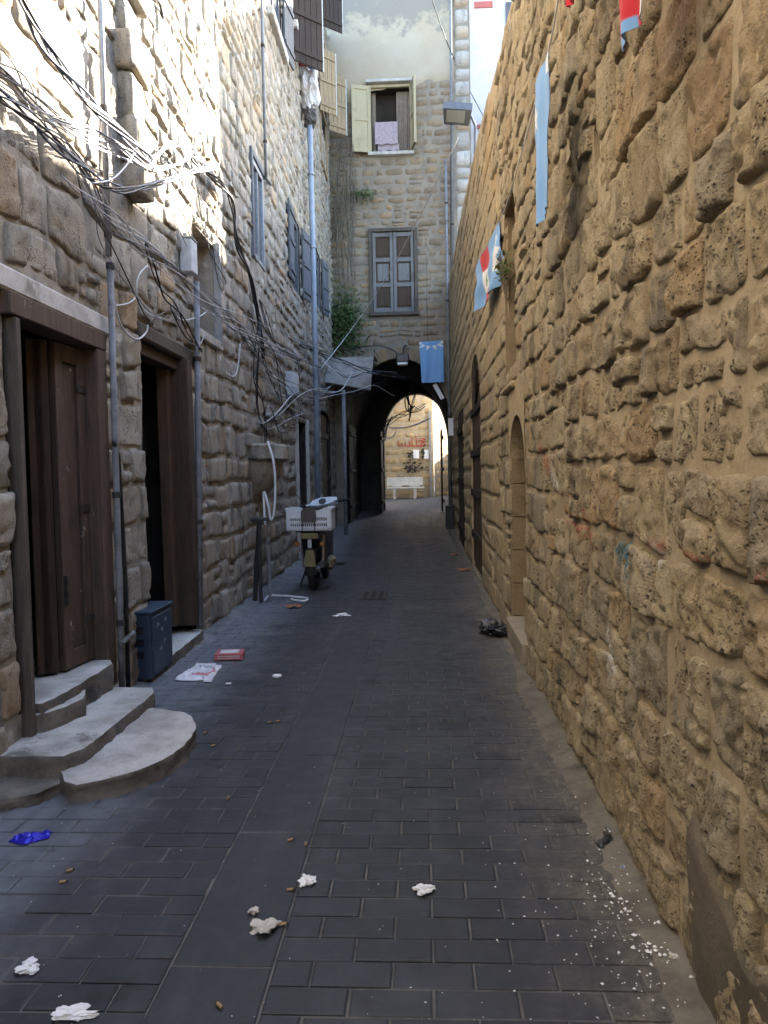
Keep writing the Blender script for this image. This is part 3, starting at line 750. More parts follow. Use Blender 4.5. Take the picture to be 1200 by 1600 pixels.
def shutter(par, p0, p1, z0, z1, mat, t=.035, boards=5, rails=(.12, .5, .88)):
    """a leaf standing between two points on plan"""
    a = Vector((p0[0], p0[1], 0)); b = Vector((p1[0], p1[1], 0)); d = b-a; L_ = d.length
    T = Matrix.Translation(a) @ Matrix.Rotation(math.atan2(d.y, d.x), 4, 'Z')
    mb = MB(T); o = mb.box(0, L_, -t*.2, t*.2, z0, z1).build('shutter', mat, par)
    for k in range(boards):
        MB(T).box(L_*k/boards+.003, L_*(k+1)/boards-.003, -t/2, t/2, z0+.01, z1-.01, .004).build('board', mat, o)
    for q in rails: MB(T).box(.01, L_-.01, -t/2-.022, t/2+.022, z0+(z1-z0)*q-.04, z0+(z1-z0)*q+.04, .004).build('rail', mat, o)
    return o, T, L_
for o_, gl in ((W2, 1), (W3, 1), (W4, 1), (W5, 1), (W6, 1)):
    wn = win_frame(o_, -.02, .07, M['wood_slate'], lhouse, bars=1, glass=M['glass'])
    if o_ is W2:
        shutter(wn, (lx(13.5)+.05, 13.45), (lx(13.5)+.06, 12.95), 4.85, 6.15, M['wood_slate']); shutter(wn, (lx(14.5)+.05, 14.55), (lx(14.5)+.12, 15.0), 4.85, 6.15, M['wood_slate'])
    if o_ is W3:
        shutter(wn, (lx(16.7)+.05, 16.65), (lx(16.7)+.07, 16.2), 5.25, 6.5, M['wood_slate']); shutter(wn, (lx(17.8)+.05, 17.85), (lx(17.8)+.12, 18.3), 5.25, 6.5, M['wood_slate'])
    if o_ is W4:
        MB(FL.mat()).box(o_[0]-.12, o_[1]+.12, -.05, .10, o_[2]-.14, o_[2]-.01, .012).build('sill', M['lintel'], wn)
        p = onY(447, 60, 13.0); shutter(wn, (lx(13.0)+.04, 13.0), (lx(13.0)+.10, 13.55), 8.5, 10.3, M['wood_slate'])
    if o_ is W5:
        a = onY(458, 60, 14.15); b = onY(503, 60, 14.6); zb = onY(480, 105, 14.4).z
        _, T, L_ = shutter(wn, (a.x, 14.15), (b.x, 14.6), zb, zb+1.75, M['wood_dark']); MB(T).box(L_, L_+.018, -.02, .02, zb, zb+1.75).build('edge_strip', M['whiteframe'], wn)
        MB(FL.mat()).box(o_[0]-.12, o_[1]+.2, -.05, .12, o_[2]-.14, o_[2]-.01, .012).build('sill', M['lintel'], wn)
    if o_ is W6:
        a = onY(501, 20, 18.5); b = onY(534, 20, 18.9); zb = onY(520, 46, 18.7).z
        _, T, L_ = shutter(wn, (a.x, 18.5), (b.x, 18.9), zb, zb+1.6, M['wood_dark']); MB(T).box(L_, L_+.015, -.02, .02, zb, zb+1.6).build('edge_strip', M['whiteframe'], wn)
# tan shutters of a lower window near the corner
W7 = (18.3, 19.6, 8.9, 10.3)
wn = win_frame(W7, .05, .08, M['wood_tan'], lhouse)
for (pa, pb, ya, yb, yt, ybot) in ((498, 523, 18.2, 18.55, 84, 182), (512, 539, 19.5, 19.85, 124, 212)):
    a = onY(pa, yt, ya); b = onY(pb, yt, yb); zt = onY(pb, yt, yb).z; zb = onY(pb, ybot, yb).z
    _, T, L_ = shutter(wn, (a.x, ya), (b.x, yb), zb, zt, M['wood_tan'], boards=4); MB(T).box(L_, L_+.018, -.025, .025, zb, zt).build('edge_strip', M['whiteframe'], wn)
# far doors of the left house
dr = MB(FL.mat()).box(D3[0]+.1, D3[1]-.1, -.38, -.33, .06, 2.4).build('dark_door', M['wood_dark'], lhouse)
MB(FL.mat()).box(D3[0]-.14, D3[0], -.05, .05, .05, 2.6, .01).build('door_jamb', M['lintel'], lhouse); MB(FL.mat()).box(D3[1], D3[1]+.16, -.05, .05, .05, 2.6, .01).build('door_jamb', M['lintel'], lhouse)
dr = MB(FL.mat()).box(D4[0], D4[1], -.14, -.1, .13, 2.98).build('shop_door', M['wood_dark'], lhouse)
for k in range(9):
    a = D4[0]+.02+k*.208; MB(FL.mat()).box(a, a+.196, -.1, -.07, .15, 2.95, .004).build('plank', M['wood_brown'] if k % 2 else M['wood_dark'], dr)
for z in (.4, 1.4, 2.4): MB(FL.mat()).box(D4[0]+.02, D4[1]-.02, -.07, -.03, z, z+.13, .006).build('rail', M['wood_dark'], dr)

# ---- facade house over the passage
fh = empty('arch_house', (-.5, 20.6, 0), 'brown stone house with plastered top closing the alley above a dark archway', 'house')
FX0, FX1 = -2.34, 1.42; AX0, AX1, ASP, AAP = -2.02, .87, 2.45, 4.60
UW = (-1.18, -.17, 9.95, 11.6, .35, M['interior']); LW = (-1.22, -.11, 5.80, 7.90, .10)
def archz(x, x0=AX0, x1=AX1, sp=ASP, ap=AAP, pw=1.0):
    c = (x0+x1)/2; r = (x1-x0)/2; q = max(0, 1-((x-c)/r)**2); return sp + (ap-sp)*math.sqrt(q)
wall_bed(FF, 'wall_core', np.linspace(FX0, FX1, 40), 5.0, lambda u: 16.5, .12, [UW, LW], M['mortarF'], fh, 17, .015)
V = []; n = 48
xs = [FX0] + [AX0+.0005+(AX1-AX0-.001)*(1-math.cos(math.pi*k/n))/2 for k in range(n+1)] + [FX1]
Fq = []
def quad(a, b, c, d): b0 = len(V); V.extend((a, b, c, d)); Fq.append((b0, b0+1, b0+2, b0+3))
for a, b in zip(xs[1:-1], xs[2:-1]): quad((a, 20.6, archz(a)), (b, 20.6, archz(b)), (b, 20.6, 5.02), (a, 20.6, 5.02))
quad((FX0, 20.6, 0), (AX0, 20.6, 0), (AX0, 20.6, 5.02), (FX0, 20.6, 5.02)); quad((AX1, 20.6, 0), (FX1, 20.6, 0), (FX1, 20.6, 5.02), (AX1, 20.6, 5.02))
mesh_obj('wall_base', V, Fq, M['mortarF'], fh)
# vaulted passage
YE = 25.5
V = []; Fq = []
ap = [(AX0, 0.0)] + [(x, archz(x)) for x in xs[1:-1]] + [(AX1, 0.0)]
for a, b in zip(ap, ap[1:]): quad((a[0], 20.6, a[1]), (a[0], YE, a[1]), (b[0], YE, b[1]), (b[0], 20.6, b[1]))
EX0, EX1, ESP, EAP = -1.24, .93, 2.72, 4.18
ez = lambda x: archz(x, EX0, EX1, ESP, EAP)
ex = [EX0 + (EX1-EX0)*(1-math.cos(math.pi*k/24))/2 for k in range(25)]
for yy in (YE, YE+.55):
    for a, b in zip(ex, ex[1:]): quad((a, yy, ez(a)), (b, yy, ez(b)), (b, yy, 6), (a, yy, 6))
    quad((-7, yy, 0), (EX0, yy, 0), (EX0, yy, 6), (-7, yy, 6)); quad((EX1, yy, 0), (3, yy, 0), (3, yy, 6), (EX1, yy, 6))
ep = [(EX0, 0.0)] + [(x, ez(x)) for x in ex] + [(EX1, 0.0)]
for a, b in zip(ep, ep[1:]): quad((a[0], YE, a[1]), (a[0], YE+.55, a[1]), (b[0], YE+.55, b[1]), (b[0], YE, b[1]))
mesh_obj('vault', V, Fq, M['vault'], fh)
MB().box(-7, FX1-.01, 23.0, YE+.5, 6.0, 7.2).build('rear_wing', M['mortarF'], fh)
MB().box(-7, FX1-.01, 21.2, 23.0, 6.0, 16.45).build('house_body', M['mortarF'], fh)
MB().box(FX1-.02, FX1, 20.61, 21.3, 0, 16.45).build('side_wall', M['mortarF'], fh)
MB().add([(-7, 20.62, 16.46), (FX1, 20.62, 16.46), (FX1, 23.0, 16.46), (-7, 23.0, 16.46)], [(0, 1, 2, 3)]).build('roof', M['mortarF'], fh)
# facade stones, voussoirs, plaster
fop = [UW[:4], LW[:4], (-1.3, -.02, 7.9, 8.05), (-1.3, -.02, 5.68, 5.8)]
fr_ = layout(rng, FX0, .98, 2.0, 11.75, (.17, .28), (.22, .55), fop, .08)
def clear(r):
    return all(not (AX0-.05 < x < AX1+.05 and r[2] < archz(min(max(x, AX0), AX1)) + .30) for x in (r[0], (r[0]+r[1])/2, r[1])) and not (r[2] < 2.4)
fr_ = [r for r in fr_ if clear(r)]
build_stones(FF, fr_, fh, M['stoneF'], rng, 51, D=(.010, .035), gap=.007, amp=.016, rnd=.2, wob=.03, minres=.03, res=.004, maxres=.1)
q = layout(rng, 1.0, FX1, 6.0, 16.4, (.28, .5), (.4, .45), (), 0)
M['quoin'] = stone_mat('pale corner stone', (.62, .60, .56), (.40, .37, .33), (.12, .11, .10), (.52, .46, .38), 50, .5)
build_stones(FF, q, fh, M['quoin'], rng, 55, D=(.02, .09), gap=.012, amp=.02, rnd=.3, wob=.02, minres=.04, name='corner_stone')
nV = 25
for k in range(nV):
    a0, a1 = math.pi*(k+.06)/nV, math.pi*(k+.94)/nV; c = (AX0+AX1)/2; r = (AX1-AX0)/2
    o = lambda a, g: (c - (r+g)*math.cos(a), ASP + (AAP-ASP+g)*math.sin(a))
    if c - r*math.cos((a0+a1)/2) < -1.4: continue
    mb = MB(FF.mat()); mb.prism([o(a0, 0), o(a1, 0), o(a1, .30), o(a0, .30)], (-.2, .015 + rng.random()*.02), 1)
    mesh_obj('arch_stone', mb.v, mb.f, M['stoneF'], fh, False, {'tint': ('FLOAT', [rng.random()]*len(mb.v))})
def plaster_mat():
    s = NT('stained lime plaster'); a = s.noise(.8, 6, .6); b = s.noise(2.4, 7, .7); c = s.noise(14, 5, .6)
    z = s.n('ShaderNodeSeparateXYZ'); s.set(z.inputs[0], s.pos())
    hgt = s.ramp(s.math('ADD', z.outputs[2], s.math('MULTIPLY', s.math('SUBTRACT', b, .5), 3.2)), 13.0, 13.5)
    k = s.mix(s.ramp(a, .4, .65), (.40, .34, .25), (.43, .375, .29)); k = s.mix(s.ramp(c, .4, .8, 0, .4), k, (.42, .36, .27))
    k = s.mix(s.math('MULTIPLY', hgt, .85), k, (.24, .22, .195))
    k = s.mix(s.ramp(s.noise(3.3, 7, .75), .63, .70, 0, .45), k, (.50, .45, .36))
    s.bump(s.math('ADD', b, s.math('MULTIPLY', c, .4)), .5, .02); return s.out(k, .95, Specular_IOR_Level=.1)
V = []; nx, nz = 60, 40
for i in range(nx+1):
    for j in range(nz+1):
        x = FX0 + (.99-FX0)*i/nx; t = j/nz; z0 = 11.66 + .10*float(fbm(np.array([x, 0, 0]), 2.5, 3, 8)) - (.3 if x < -1.5 else 0); z = z0 + (16.5-z0)*t
        V.append((x, 20.6 - (.045 + .012*float(noise(np.array([x, z, 0]), 2, 4)) if j > 0 else .0), z))
V = [v for v in V]; Fq = []
for i in range(nx):
    for j in range(nz):
        cxx = FX0 + (.99-FX0)*(i+.5)/nx
        Fq.append((i*(nz+1)+j, (i+1)*(nz+1)+j, (i+1)*(nz+1)+j+1, i*(nz+1)+j+1))
mesh_obj('plaster', V, Fq, plaster_mat(), fh, True)
# upper window: yellow shutters, curtain, towel; white hood
wy = 20.6
wn = MB().box(UW[0]-.06, UW[0], wy-.08, wy+.06, UW[2], UW[3], .006).box(UW[1], UW[1]+.06, wy-.08, wy+.06, UW[2], UW[3], .006).box(UW[0]-.06, UW[1]+.06, wy-.08, wy+.06, UW[3], UW[3]+.07, .006).build('window', M['wood_yellow'], fh)
MB().box(UW[0]-.1, UW[1]+.1, wy-.14, wy+.05, UW[2]-.09, UW[2]-.004, .01).build('sill', M['lintel'], wn)
MB().box(UW[0]-.12, UW[1]+.06, wy-.2, wy+.02, UW[3]+.09, UW[3]+.16, .01).build('hood', M['lintel'], wn)
def panel_shutter(par, p0, p1, z0, z1, mat):
    a = Vector((p0[0], p0[1], 0)); d = Vector((p1[0], p1[1], 0))-a; L_ = d.length; T = Matrix.Translation(a) @ Matrix.Rotation(math.atan2(d.y, d.x), 4, 'Z')
    o = MB(T).box(0, L_, -.012, .012, z0, z1).build('shutter', mat, par)
    for x0, x1, za, zb in ((0, .07, z0, z1), (L_-.07, L_, z0, z1), (.07, L_-.07, z0, z0+.1), (.07, L_-.07, z1-.1, z1), (.07, L_-.07, (z0+z1)/2-.05, (z0+z1)/2+.05)): MB(T).box(x0, x1, -.03, .03, za, zb, .004).build('rail', mat, o)
    return o
panel_shutter(wn, (UW[0]-.03, wy-.09), (UW[0]-.50, wy-.22), UW[2]-.02, UW[3]+.03, M['wood_yellow'])
panel_shutter(wn, (UW[1]+.04, wy-.09), (UW[1]+.14, wy-.55), UW[2]+.02, UW[3]+.05, M['wood_yellow'])
def cloth(x0, x1, z0, z1, y, mat, name, par, amp=.02, freq=14, n=30):
    V = [(x0+(x1-x0)*i/n, y + amp*math.sin(freq*i/n+j*.15)*(.4+.6*j/8) + .004*math.sin(i*1.7), z1+(z0-z1)*j/8 + .015*math.sin(i*.5)*(j == 8)) for i in range(n+1) for j in range(9)]
    return mesh_obj(name, V, [(i*9+j, i*9+j+1, (i+1)*9+j+1, (i+1)*9+j) for i in range(n) for j in range(8)], mat, par, True)
M['curtain'] = flat('beige curtain', (.30, .25, .20), .9); M['towel'] = flat('mauve towel cloth', (.46, .38, .42), .95)
cloth(-.52, UW[1]-.01, UW[2]+.03, UW[3]-.02, wy+.16, M['curtain'], 'curtain', wn, .04, 22); cloth(UW[0]+.01, UW[0]+.12, UW[2]+.03, UW[3]-.02, wy+.16, M['curtain'], 'curtain', wn, .03, 10)
tw = cloth(-1.09, -.49, 10.17, 10.74, wy-.02, M['towel'], 'towel', None, .01, 6); tag(tw, 'mauve towel hanging in the upper window with yellow shutters', 'towel')
cloth(-1.02, -.46, 10.02, 10.2, wy+.03, M['towel'], 'lower_fold', tw, .01, 6)
# lower window: closed grey shutters with panels
wn = MB().box(LW[0]-.09, LW[0], wy-.09, wy+.05, LW[2], LW[3], .006).box(LW[1], LW[1]+.09, wy-.09, wy+.05, LW[2], LW[3], .006).box(LW[0]-.09, LW[1]+.09, wy-.09, wy+.05, LW[3], LW[3]+.09, .006).box(LW[0]-.12, LW[1]+.12, wy-.12, wy+.05, LW[2]-.09, LW[2], .006).build('window', M['wood_grey'], fh)
for s0 in (0, 1):
    a = LW[0]+.01 + s0*.55; b = a+.535
    lf = MB().box(a, b, wy-.01, wy+.02, LW[2]+.01, LW[3]-.01).build('shutter', M['wood_brown'], wn)
    for x0, x1, za, zb in ((a, a+.08, LW[2]+.01, LW[3]-.01), (b-.08, b, LW[2]+.01, LW[3]-.01)): MB().box(x0, x1, wy-.05, wy-.01, za, zb, .006).build('stile', M['wood_greyblue'], lf)
    for k in range(4):
        zz = LW[2]+.01 + (LW[3]-LW[2]-.14)*k/3; MB().box(a+.08, b-.08, wy-.045, wy-.01, zz, zz+.11, .006).build('rail', M['wood_greyblue'], lf)
    for k in range(3):
        zz = LW[2]+.12 + (LW[3]-LW[2]-.14)*k/3; MB().box(a+.12, b-.12, wy-.025, wy-.008, zz+.05, zz+.5, .012).build('panel', M['wood_greyblue'] if k == 1 else M['wood_brown'], lf)

# gates folded back inside the passage
for (x, y0, y1, nm, lab) in ((AX0+.03, 20.9, 23.2, 'slatted_gate', 'dark slatted wooden gate folded against the left side of the passage'), (.62, 24.2, 25.4, 'slatted_gate', 'dark slatted wooden gate folded against the right side of the passage'), (-1.30, 24.0, 25.4, 'slatted_gate', 'dark slatted gate leaf beside the far mouth of the passage')):
    g = empty(nm, (x, (y0+y1)/2, gz(y0)), lab, 'gate', 'gates in the passage')
    n = int((y1-y0)/.16)
    for k in range(n): MB().box(x, x+.04, y0+k*.16, y0+k*.16+.13, gz(y0)+.05, 2.9, .005).build('slat', M['wood_grey'] if k % 4 == 1 else M['wood_dark'], g)
    for z in (.6, 1.6, 2.6): MB().box(x+.04, x+.08, y0, y1-.05, z, z+.1, .005).build('rail', M['wood_dark'], g)

# ---- courtyard beyond the passage
ch = empty('courtyard_house', (-.5, 33, gz(33)), 'sunlit sandstone house with red graffiti seen through the archway', 'house')
wall_bed(FC, 'wall_core', np.linspace(-6, .52, 30), 0, lambda u: 8.5, .2, [], M['mortarR'], ch, 19, .01)
build_stones(FC, layout(rng, -3.4, .52, .5, 8.4, (.3, .42), (.4, .8), (), .05), ch, M['stoneC'], rng, 61, D=(.006, .02), gap=.012, amp=.01, rnd=.15, wob=.02, minres=.08, power=12)
FC2 = Frame((.53, 33, 0), (.32, .947, 0), (.947, -.32, 0))
M['paleplaster'] = plain('pale plaster', (.55, .53, .50), (.42, .40, .37), 3, .9, .3, .01)
wall_bed(FC2, 'side_core', np.linspace(0, 7, 20), 0, lambda u: 8.5, .3, [], M['mortarF'], ch, 23, .01)
build_stones(FC2, layout(rng, .25, 7, .5, 8.4, (.22, .34), (.3, .6), (), .05), ch, M['stoneC'], rng, 63, D=(.006, .02), gap=.012, amp=.01, rnd=.2, wob=.02, minres=.1, name='side_stone', top=100)
MB().add([(-6, 33.02, 8.5), (.5, 33.02, 8.5), (2.7, 39.6, 8.5), (-6, 39.6, 8.5)], [(0, 1, 2, 3)]).build('roof', M['mortarR'], ch)
MB().box(.34, .42, 32.85, 32.93, gz(33), 4.2).build('corner_pipe', M['galv'], ch)
# graffiti strokes (flat paint)
M['redpaint'] = flat('red spray paint', (.45, .055, .04), .8); M['blackpaint'] = flat('black scorch paint', (.03, .028, .026), .9)
def ribbon(mb, pts, wd, y):
    P = spline([(p[0], y, p[1]) for p in pts], 5)
    for a, b in zip(P, P[1:]):
        d = (b-a).normalized(); nn = Vector((-d.z, 0, d.x))*wd; mb.add([a-nn, b-nn, b+nn, a+nn], [(0, 1, 2, 3)])
def gpx(x, y): p = onY(580+x*140/1018, 580+y*220/1600, 32.95); return (p.x, p.z)
strokes = [[(310, 790), (315, 850), (345, 845), (350, 810), (352, 848), (385, 840), (390, 805), (392, 845), (430, 850), (430, 800)], [(430, 850), (480, 850), (600, 850)], [(462, 745), (464, 845)], [(505, 735), (520, 850)], [(545, 770), (548, 800)], [(560, 850), (580, 810), (620, 800)], [(560, 770), (590, 765), (615, 775), (575, 785), (565, 800), (620, 830), (560, 852)]]
mb = MB()
for st in strokes: ribbon(mb, [gpx(*p) for p in st], .02, 32.945)
g = mb.build('graffiti', M['redpaint'], ch); tag(g, 'red sprayed Arabic lettering')
mb = MB()
for k in range(150):
    gx, gy = (rng.gauss(480, 70), rng.gauss(1095, 28)) if k < 90 else ((rng.gauss(450, 22), rng.gauss(975, 35)) if k < 125 else (rng.gauss(592, 9), rng.gauss(930, 30)))
    p_ = gpx(gx, gy); r_ = rng.uniform(.012, .05); an = [rng.uniform(.5, 1.2) for _ in range(7)]
    mb.add([(p_[0]+r_*1.5*an[q]*math.cos(q*.9), 32.942-.0001*k, p_[1]+r_*an[q]*math.sin(q*.9)) for q in range(7)], [tuple(range(7))])
tag(mb.build('scorch_mark', M['blackpaint'], ch), kind='stuff')
M['paper'] = flat('white paper', (.78, .78, .80), .8, var=.04)
for (a, b, lab) in (((478, 893), (545, 990), 'left white paper notice pasted below the red graffiti'), ((598, 893), (658, 995), 'right white paper notice pasted below the red graffiti')):
    p, q_ = gpx(*a), gpx(*b); nn = 6
    V = [(p[0]+(q_[0]-p[0])*i/nn, 32.93 - .012*(1-math.cos(i*1.1))*(j/nn), p[1]+(q_[1]-p[1])*j/nn) for i in range(nn+1) for j in range(nn+1)]
    V += [(v[0], v[1]+.004, v[2]) for v in V]; m_ = (nn+1)**2
    ff = [(i*(nn+1)+j, i*(nn+1)+j+1, (i+1)*(nn+1)+j+1, (i+1)*(nn+1)+j) for i in range(nn) for j in range(nn)]; ff += [tuple(m_+k for k in reversed(f)) for f in ff]
    o = mesh_obj('paper_notice', V, ff, M['paper'], None, True); tag(o, lab, 'notice', 'paper notices')
# far left side of courtyard, white house behind the right wall, and unseen houses added for the shade they cast
lc = empty('courtyard_wall', (-3.6, 29, gz(29)), 'pale plastered wall on the left of the courtyard beyond the archway', 'wall')
MB().box(-3.9, -3.6, 26.06, 32.9, 0, 7).build('wall_face', M['paleplaster'], lc)
wh = empty('white_house', (3, 26, 0), 'whitewashed house with a red band rising behind the right-hand wall', 'house')
M['white'] = plain('whitewash', (.56, .58, .61), (.47, .49, .53), 2.2, .9, .3, .01, 30, c3=(.50, .49, .47), lo=.4, hi=.8)
M['redband'] = flat('faded red paint', (.42, .12, .11), .8)
MB().box(1.30, 3.9, 26.2, 31, 0, 17.4).build('wall', M['white'], wh); MB().box(3.9, 9, 26.2, 31, 0, 13.4).build('shade_wing', M['white'], wh)  # lower wing out of view, added to block a slit of sun
p = onY(748, 8, 26.18); MB().box(p.x-.15, p.x+.45, 26.15, 26.21, p.z-.09, p.z+.1).build('red_band', M['redband'], wh)
p = onY(748, 198, 26.18); MB().box(p.x-.1, p.x+.5, 26.15, 26.21, p.z-.06, p.z+.06).build('red_band', M['redband'], wh)
p = onY(797, 20, 26.18); MB().box(p.x-.15, p.x+.5, 26.1, 26.25, p.z-.5, p.z+.3).build('shutter', M['wood_slate'], wh)
for k in range(6):
    p = onY(735, 40+k*55, 26.15); MB().box(p.x-.28-.12*(k % 2), p.x-.02, 26.12, 26.3, p.z-.28, p.z+.25, .05).build('edge_stone', M['quoin'], wh)
lh2 = empty('lane_shade_house', (3, 36, gz(36)), 'unseen plastered house added to shade the courtyard floor beyond the arch', 'house')  # unseen house, added to keep sun off the courtyard floor
MB().box(1.9, 6, 31.05, 44, 0, 2.7).build('wall', M['paleplaster'], lh2); MB().box(1.85, 6.05, 31.0, 44.05, 2.7, 2.9).build('roof', M['mortarR'], lh2)
bh = empty('rear_shade_house', (0, -19, 0), 'unseen plastered house added behind the viewpoint to cut the light from there', 'house')  # unseen end house, added to cut light coming from behind the camera
MB().box(-8, 6, -20, -18.05, 0, 9).build('wall', M['paleplaster'], bh); MB().box(-8.05, 6.05, -20.05, -18.02, 9, 9.2).build('roof', M['mortarR'], bh)
nh = empty('unseen_shade_house', (5, 22.5, 0), 'unseen plastered house behind the right-hand wall, shaped to shade the alley', 'house')  # unseen house, placed and sized to shade the left wall
MB().box(2.95, 7.05, 19.5, 26.0, 0, 13.2).build('wall', M['paleplaster'], nh); MB().box(2.95, 7.07, 19.48, 26.02, 13.2, 13.35).build('roof', M['mortarR'], nh)
# ------------------------------------------------------------------ things in the alley
def L3(px, py, off=.08): return onL(px, py, off)
M['steel_pipe'] = plain('grey painted pipe', (.24, .25, .27), (.165, .172, .185), 9, .6, .15, .002, c3=(.11, .10, .09))
M['bluepipe'] = plain('pale blue plastic pipe', (.31, .36, .44), (.23, .27, .34), 5, .5, .1, .002)
M['blackpipe'] = plain('black iron pipe', (.045, .045, .048), (.03, .03, .032), 9, .6, .2, .002)
def pipe(name, pts, r, mat, label, clips=(), seg=10, cmat=None):
    o = MB().tube(pts, r, seg).build(name, mat, None, True); tag(o, label, 'pipe')
    for c in clips:
        P = [Vector(p) for p in pts]
        best = min(range(len(P)-1), key=lambda i: abs((P[i].z+P[i+1].z)/2-c)); a, b = P[best], P[best+1]
        t = 0 if abs(b.z-a.z) < 1e-6 else min(max((c-a.z)/(b.z-a.z), 0), 1); q = a.lerp(b, t)
        MB().tube([q-Vector((0, 0, .02)), q+Vector((0, 0, .02))], r*1.35, seg).build('pipe_clip', cmat or M['iron'], o)
    return o
p0, p1, p2 = L3(157, 6, .09), L3(170, 400, .09), L3(172, 410, .09)
pipe('conduit_pipe', [p0 + (p0-p1)*.6, p0, p1], .019, M['galv'], 'galvanised pipe running up the wall right of the panelled door', (3.1, 3.9))
pipe('conduit_pipe', [p2, L3(180, 700, .09), L3(186, 905, .09), Vector((L3(190, 1050, .09).x, L3(190, 1050, .09).y, .03))], .021, M['steel_pipe'], 'grey pipe with joints standing beside the blue cabinet', (2.9, 1.4, .55), cmat=M['blackpipe'])
b = L3(181, 712, .075); e = L3(200, 1060, .075)
pipe('conduit_pipe', [L3(178, 690, .10), b + Vector((.0, .04, 0)), L3(196, 905, .085), Vector((e.x, e.y, .03))], .016, M['blackpipe'], 'thin black pipe forking off beside the blue cabinet', (.6,))
mb = MB(); q = L3(190, 1005, .1); mb.tube([q, q+Vector((.05, .1, .05))], .018); mb.build('pipe_branch', M['steel_pipe'], None, True); tag(bpy.data.objects['pipe_branch'], 'short pipe branch stub low on the wall by the cabinet', 'pipe')
p0, p1 = L3(307, 440, .08), L3(313, 960, .08)
pipe('drain_pipe', [p0, L3(310, 700, .08), Vector((p1.x, p1.y, .12))], .028, M['steel_pipe'], 'grey drain pipe below the meter box, right of the side door', (1.1, 2.6), 12)
p0, p1 = L3(484, 195, .16), L3(498, 835, .16)
pipe('drain_pipe', [p0, L3(491, 480, .16), Vector((p1.x, p1.y, .02))], .052, M['bluepipe'], 'thick pale blue drain pipe running down the left house behind the motor scooter', (3.2, 6.0, 7.4), 14, M['galv'])
p1 = onG(541, 836, .1)
pipe('drain_pipe', [(p1.x, p1.y, .06), (p1.x, p1.y, 3.5)], .045, M['steel_pipe'], 'grey standpipe in front of the dark shop door below the awning', (), 12)
pipe('conduit_pipe', [L3(408, -60, .06), L3(411, 100, .06), L3(416, 280, .06), L3(423, 288, .06)], .022, M['steel_pipe'], 'thin grey pipe running up past the narrow upper window', (6.2, 7.5))
p = onR(709, 300, .06)
pipe('drain_pipe', [(.74, 20.3, .4), (.74, 20.3, 9.6)], .035, M['steel_pipe'], 'grey drain pipe in the corner where the right wall meets the arch house', (3, 6, 8.5))
pipe('conduit_pipe', [(.90, 20.45, 6.4), (.93, 20.45, 16)], .03, M['steel_pipe'], 'vertical grey conduit on the arch house facade beside the corner stones', (8, 11))

# steps to the panelled door
M['stepstone'] = plain('worn pale step cement', (.56, .53, .49), (.36, .335, .30), 5, .9, .8, .010, 60, c3=(.17, .155, .14))
M['stepside'] = plain('dirty step side', (.20, .175, .145), (.11, .098, .082), 7, .95, .7, .012, 60, c3=(.06, .055, .05))
steps = empty('door_steps', (-1.7, 3.9, 0), 'worn whitish cement steps leading up to the panelled door on the left', 'steps')
def slab(poly, z0, z1, name, par, seed, top_mat, side_mat):
    """rounded, chipped slab: side skirt plus a separate tread"""
    P = []
    for i, a in enumerate(poly):
        b = poly[(i+1) % len(poly)]; n = max(2, int(math.hypot(b[0]-a[0], b[1]-a[1])/.035))
        P += [(a[0]+(b[0]-a[0])*k/n, a[1]+(b[1]-a[1])*k/n) for k in range(n)]
    n = len(P); cx = sum(p[0] for p in P)/n; cy = sum(p[1] for p in P)/n
    prof = [(z0, 1.01, .02), (z0+(z1-z0)*.35, .995, .02), (z0+(z1-z0)*.7, .99, .016), (z1-.02, 1.0, .008), (z1-.006, .993, .007)]
    V = []
    for (z, k, am) in prof:
        for (x, y) in P:
            q = np.array([x, y, z*2]); V.append((cx+(x-cx)*k + am*float(fbm(q, 15, 3, seed)), cy+(y-cy)*k + am*float(fbm(q, 15, 3, seed+5)), z))
    m_ = len(prof)
    sd_ = mesh_obj(name, V, [(r_*n+k, r_*n+(k+1) % n, (r_+1)*n+(k+1) % n, (r_+1)*n+k) for r_ in range(m_-1) for k in range(n)], side_mat, par, True)
    base = [V[(m_-1)*n+k] for k in range(n)]; V2 = list(base)
    for k_ in (.93, .6): 
        for (x, y, z) in base:
            xx, yy = cx+(x-cx)*k_, cy+(y-cy)*k_; V2.append((xx, yy, z1 + .006*float(noise(np.array([xx, yy, 0]), 6, seed))))
    V2.append((cx, cy, z1))
    ff = [(r_*n+k, r_*n+(k+1) % n, (r_+1)*n+(k+1) % n, (r_+1)*n+k) for r_ in range(2) for k in range(n)] + [(2*n+k, 2*n+(k+1) % n, 3*n) for k in range(n)]
    mesh_obj('tread', V2, ff, top_mat, sd_, True)
    return sd_
def arc(cx, cy, r, a0, a1, n=8, ry=None): return [(cx+r*math.cos(math.radians(a0+(a1-a0)*k/n)), cy+(ry or r)*math.sin(math.radians(a0+(a1-a0)*k/n))) for k in range(n+1)]
slab([(-2.15, 4.0), (-1.9, 3.8), (-1.70, 3.46), (-1.62, 3.42)] + arc(-1.62, 4.02, .345, -62, 62, 9, .56) + [(-1.7, 4.62), (-2.15, 4.64)], -.02, .095, 'lower_step', steps, 4, M['stepstone'], M['stepside'])
slab([(-2.15, 3.58), (-1.76, 3.58), (-1.70, 3.68), (-1.69, 4.66), (-1.75, 4.79), (-2.15, 4.82)], .0, .17, 'middle_step', steps, 5, M['stepstone'], M['stepside'])
slab([(-2.6, 3.86), (-2.02, 3.90), (-1.99, 4.0), (-1.985, 4.76), (-2.04, 4.85), (-2.6, 4.86)], .1, .335, 'door_sill', steps, 6, M['stepstone'], M['stepside'])
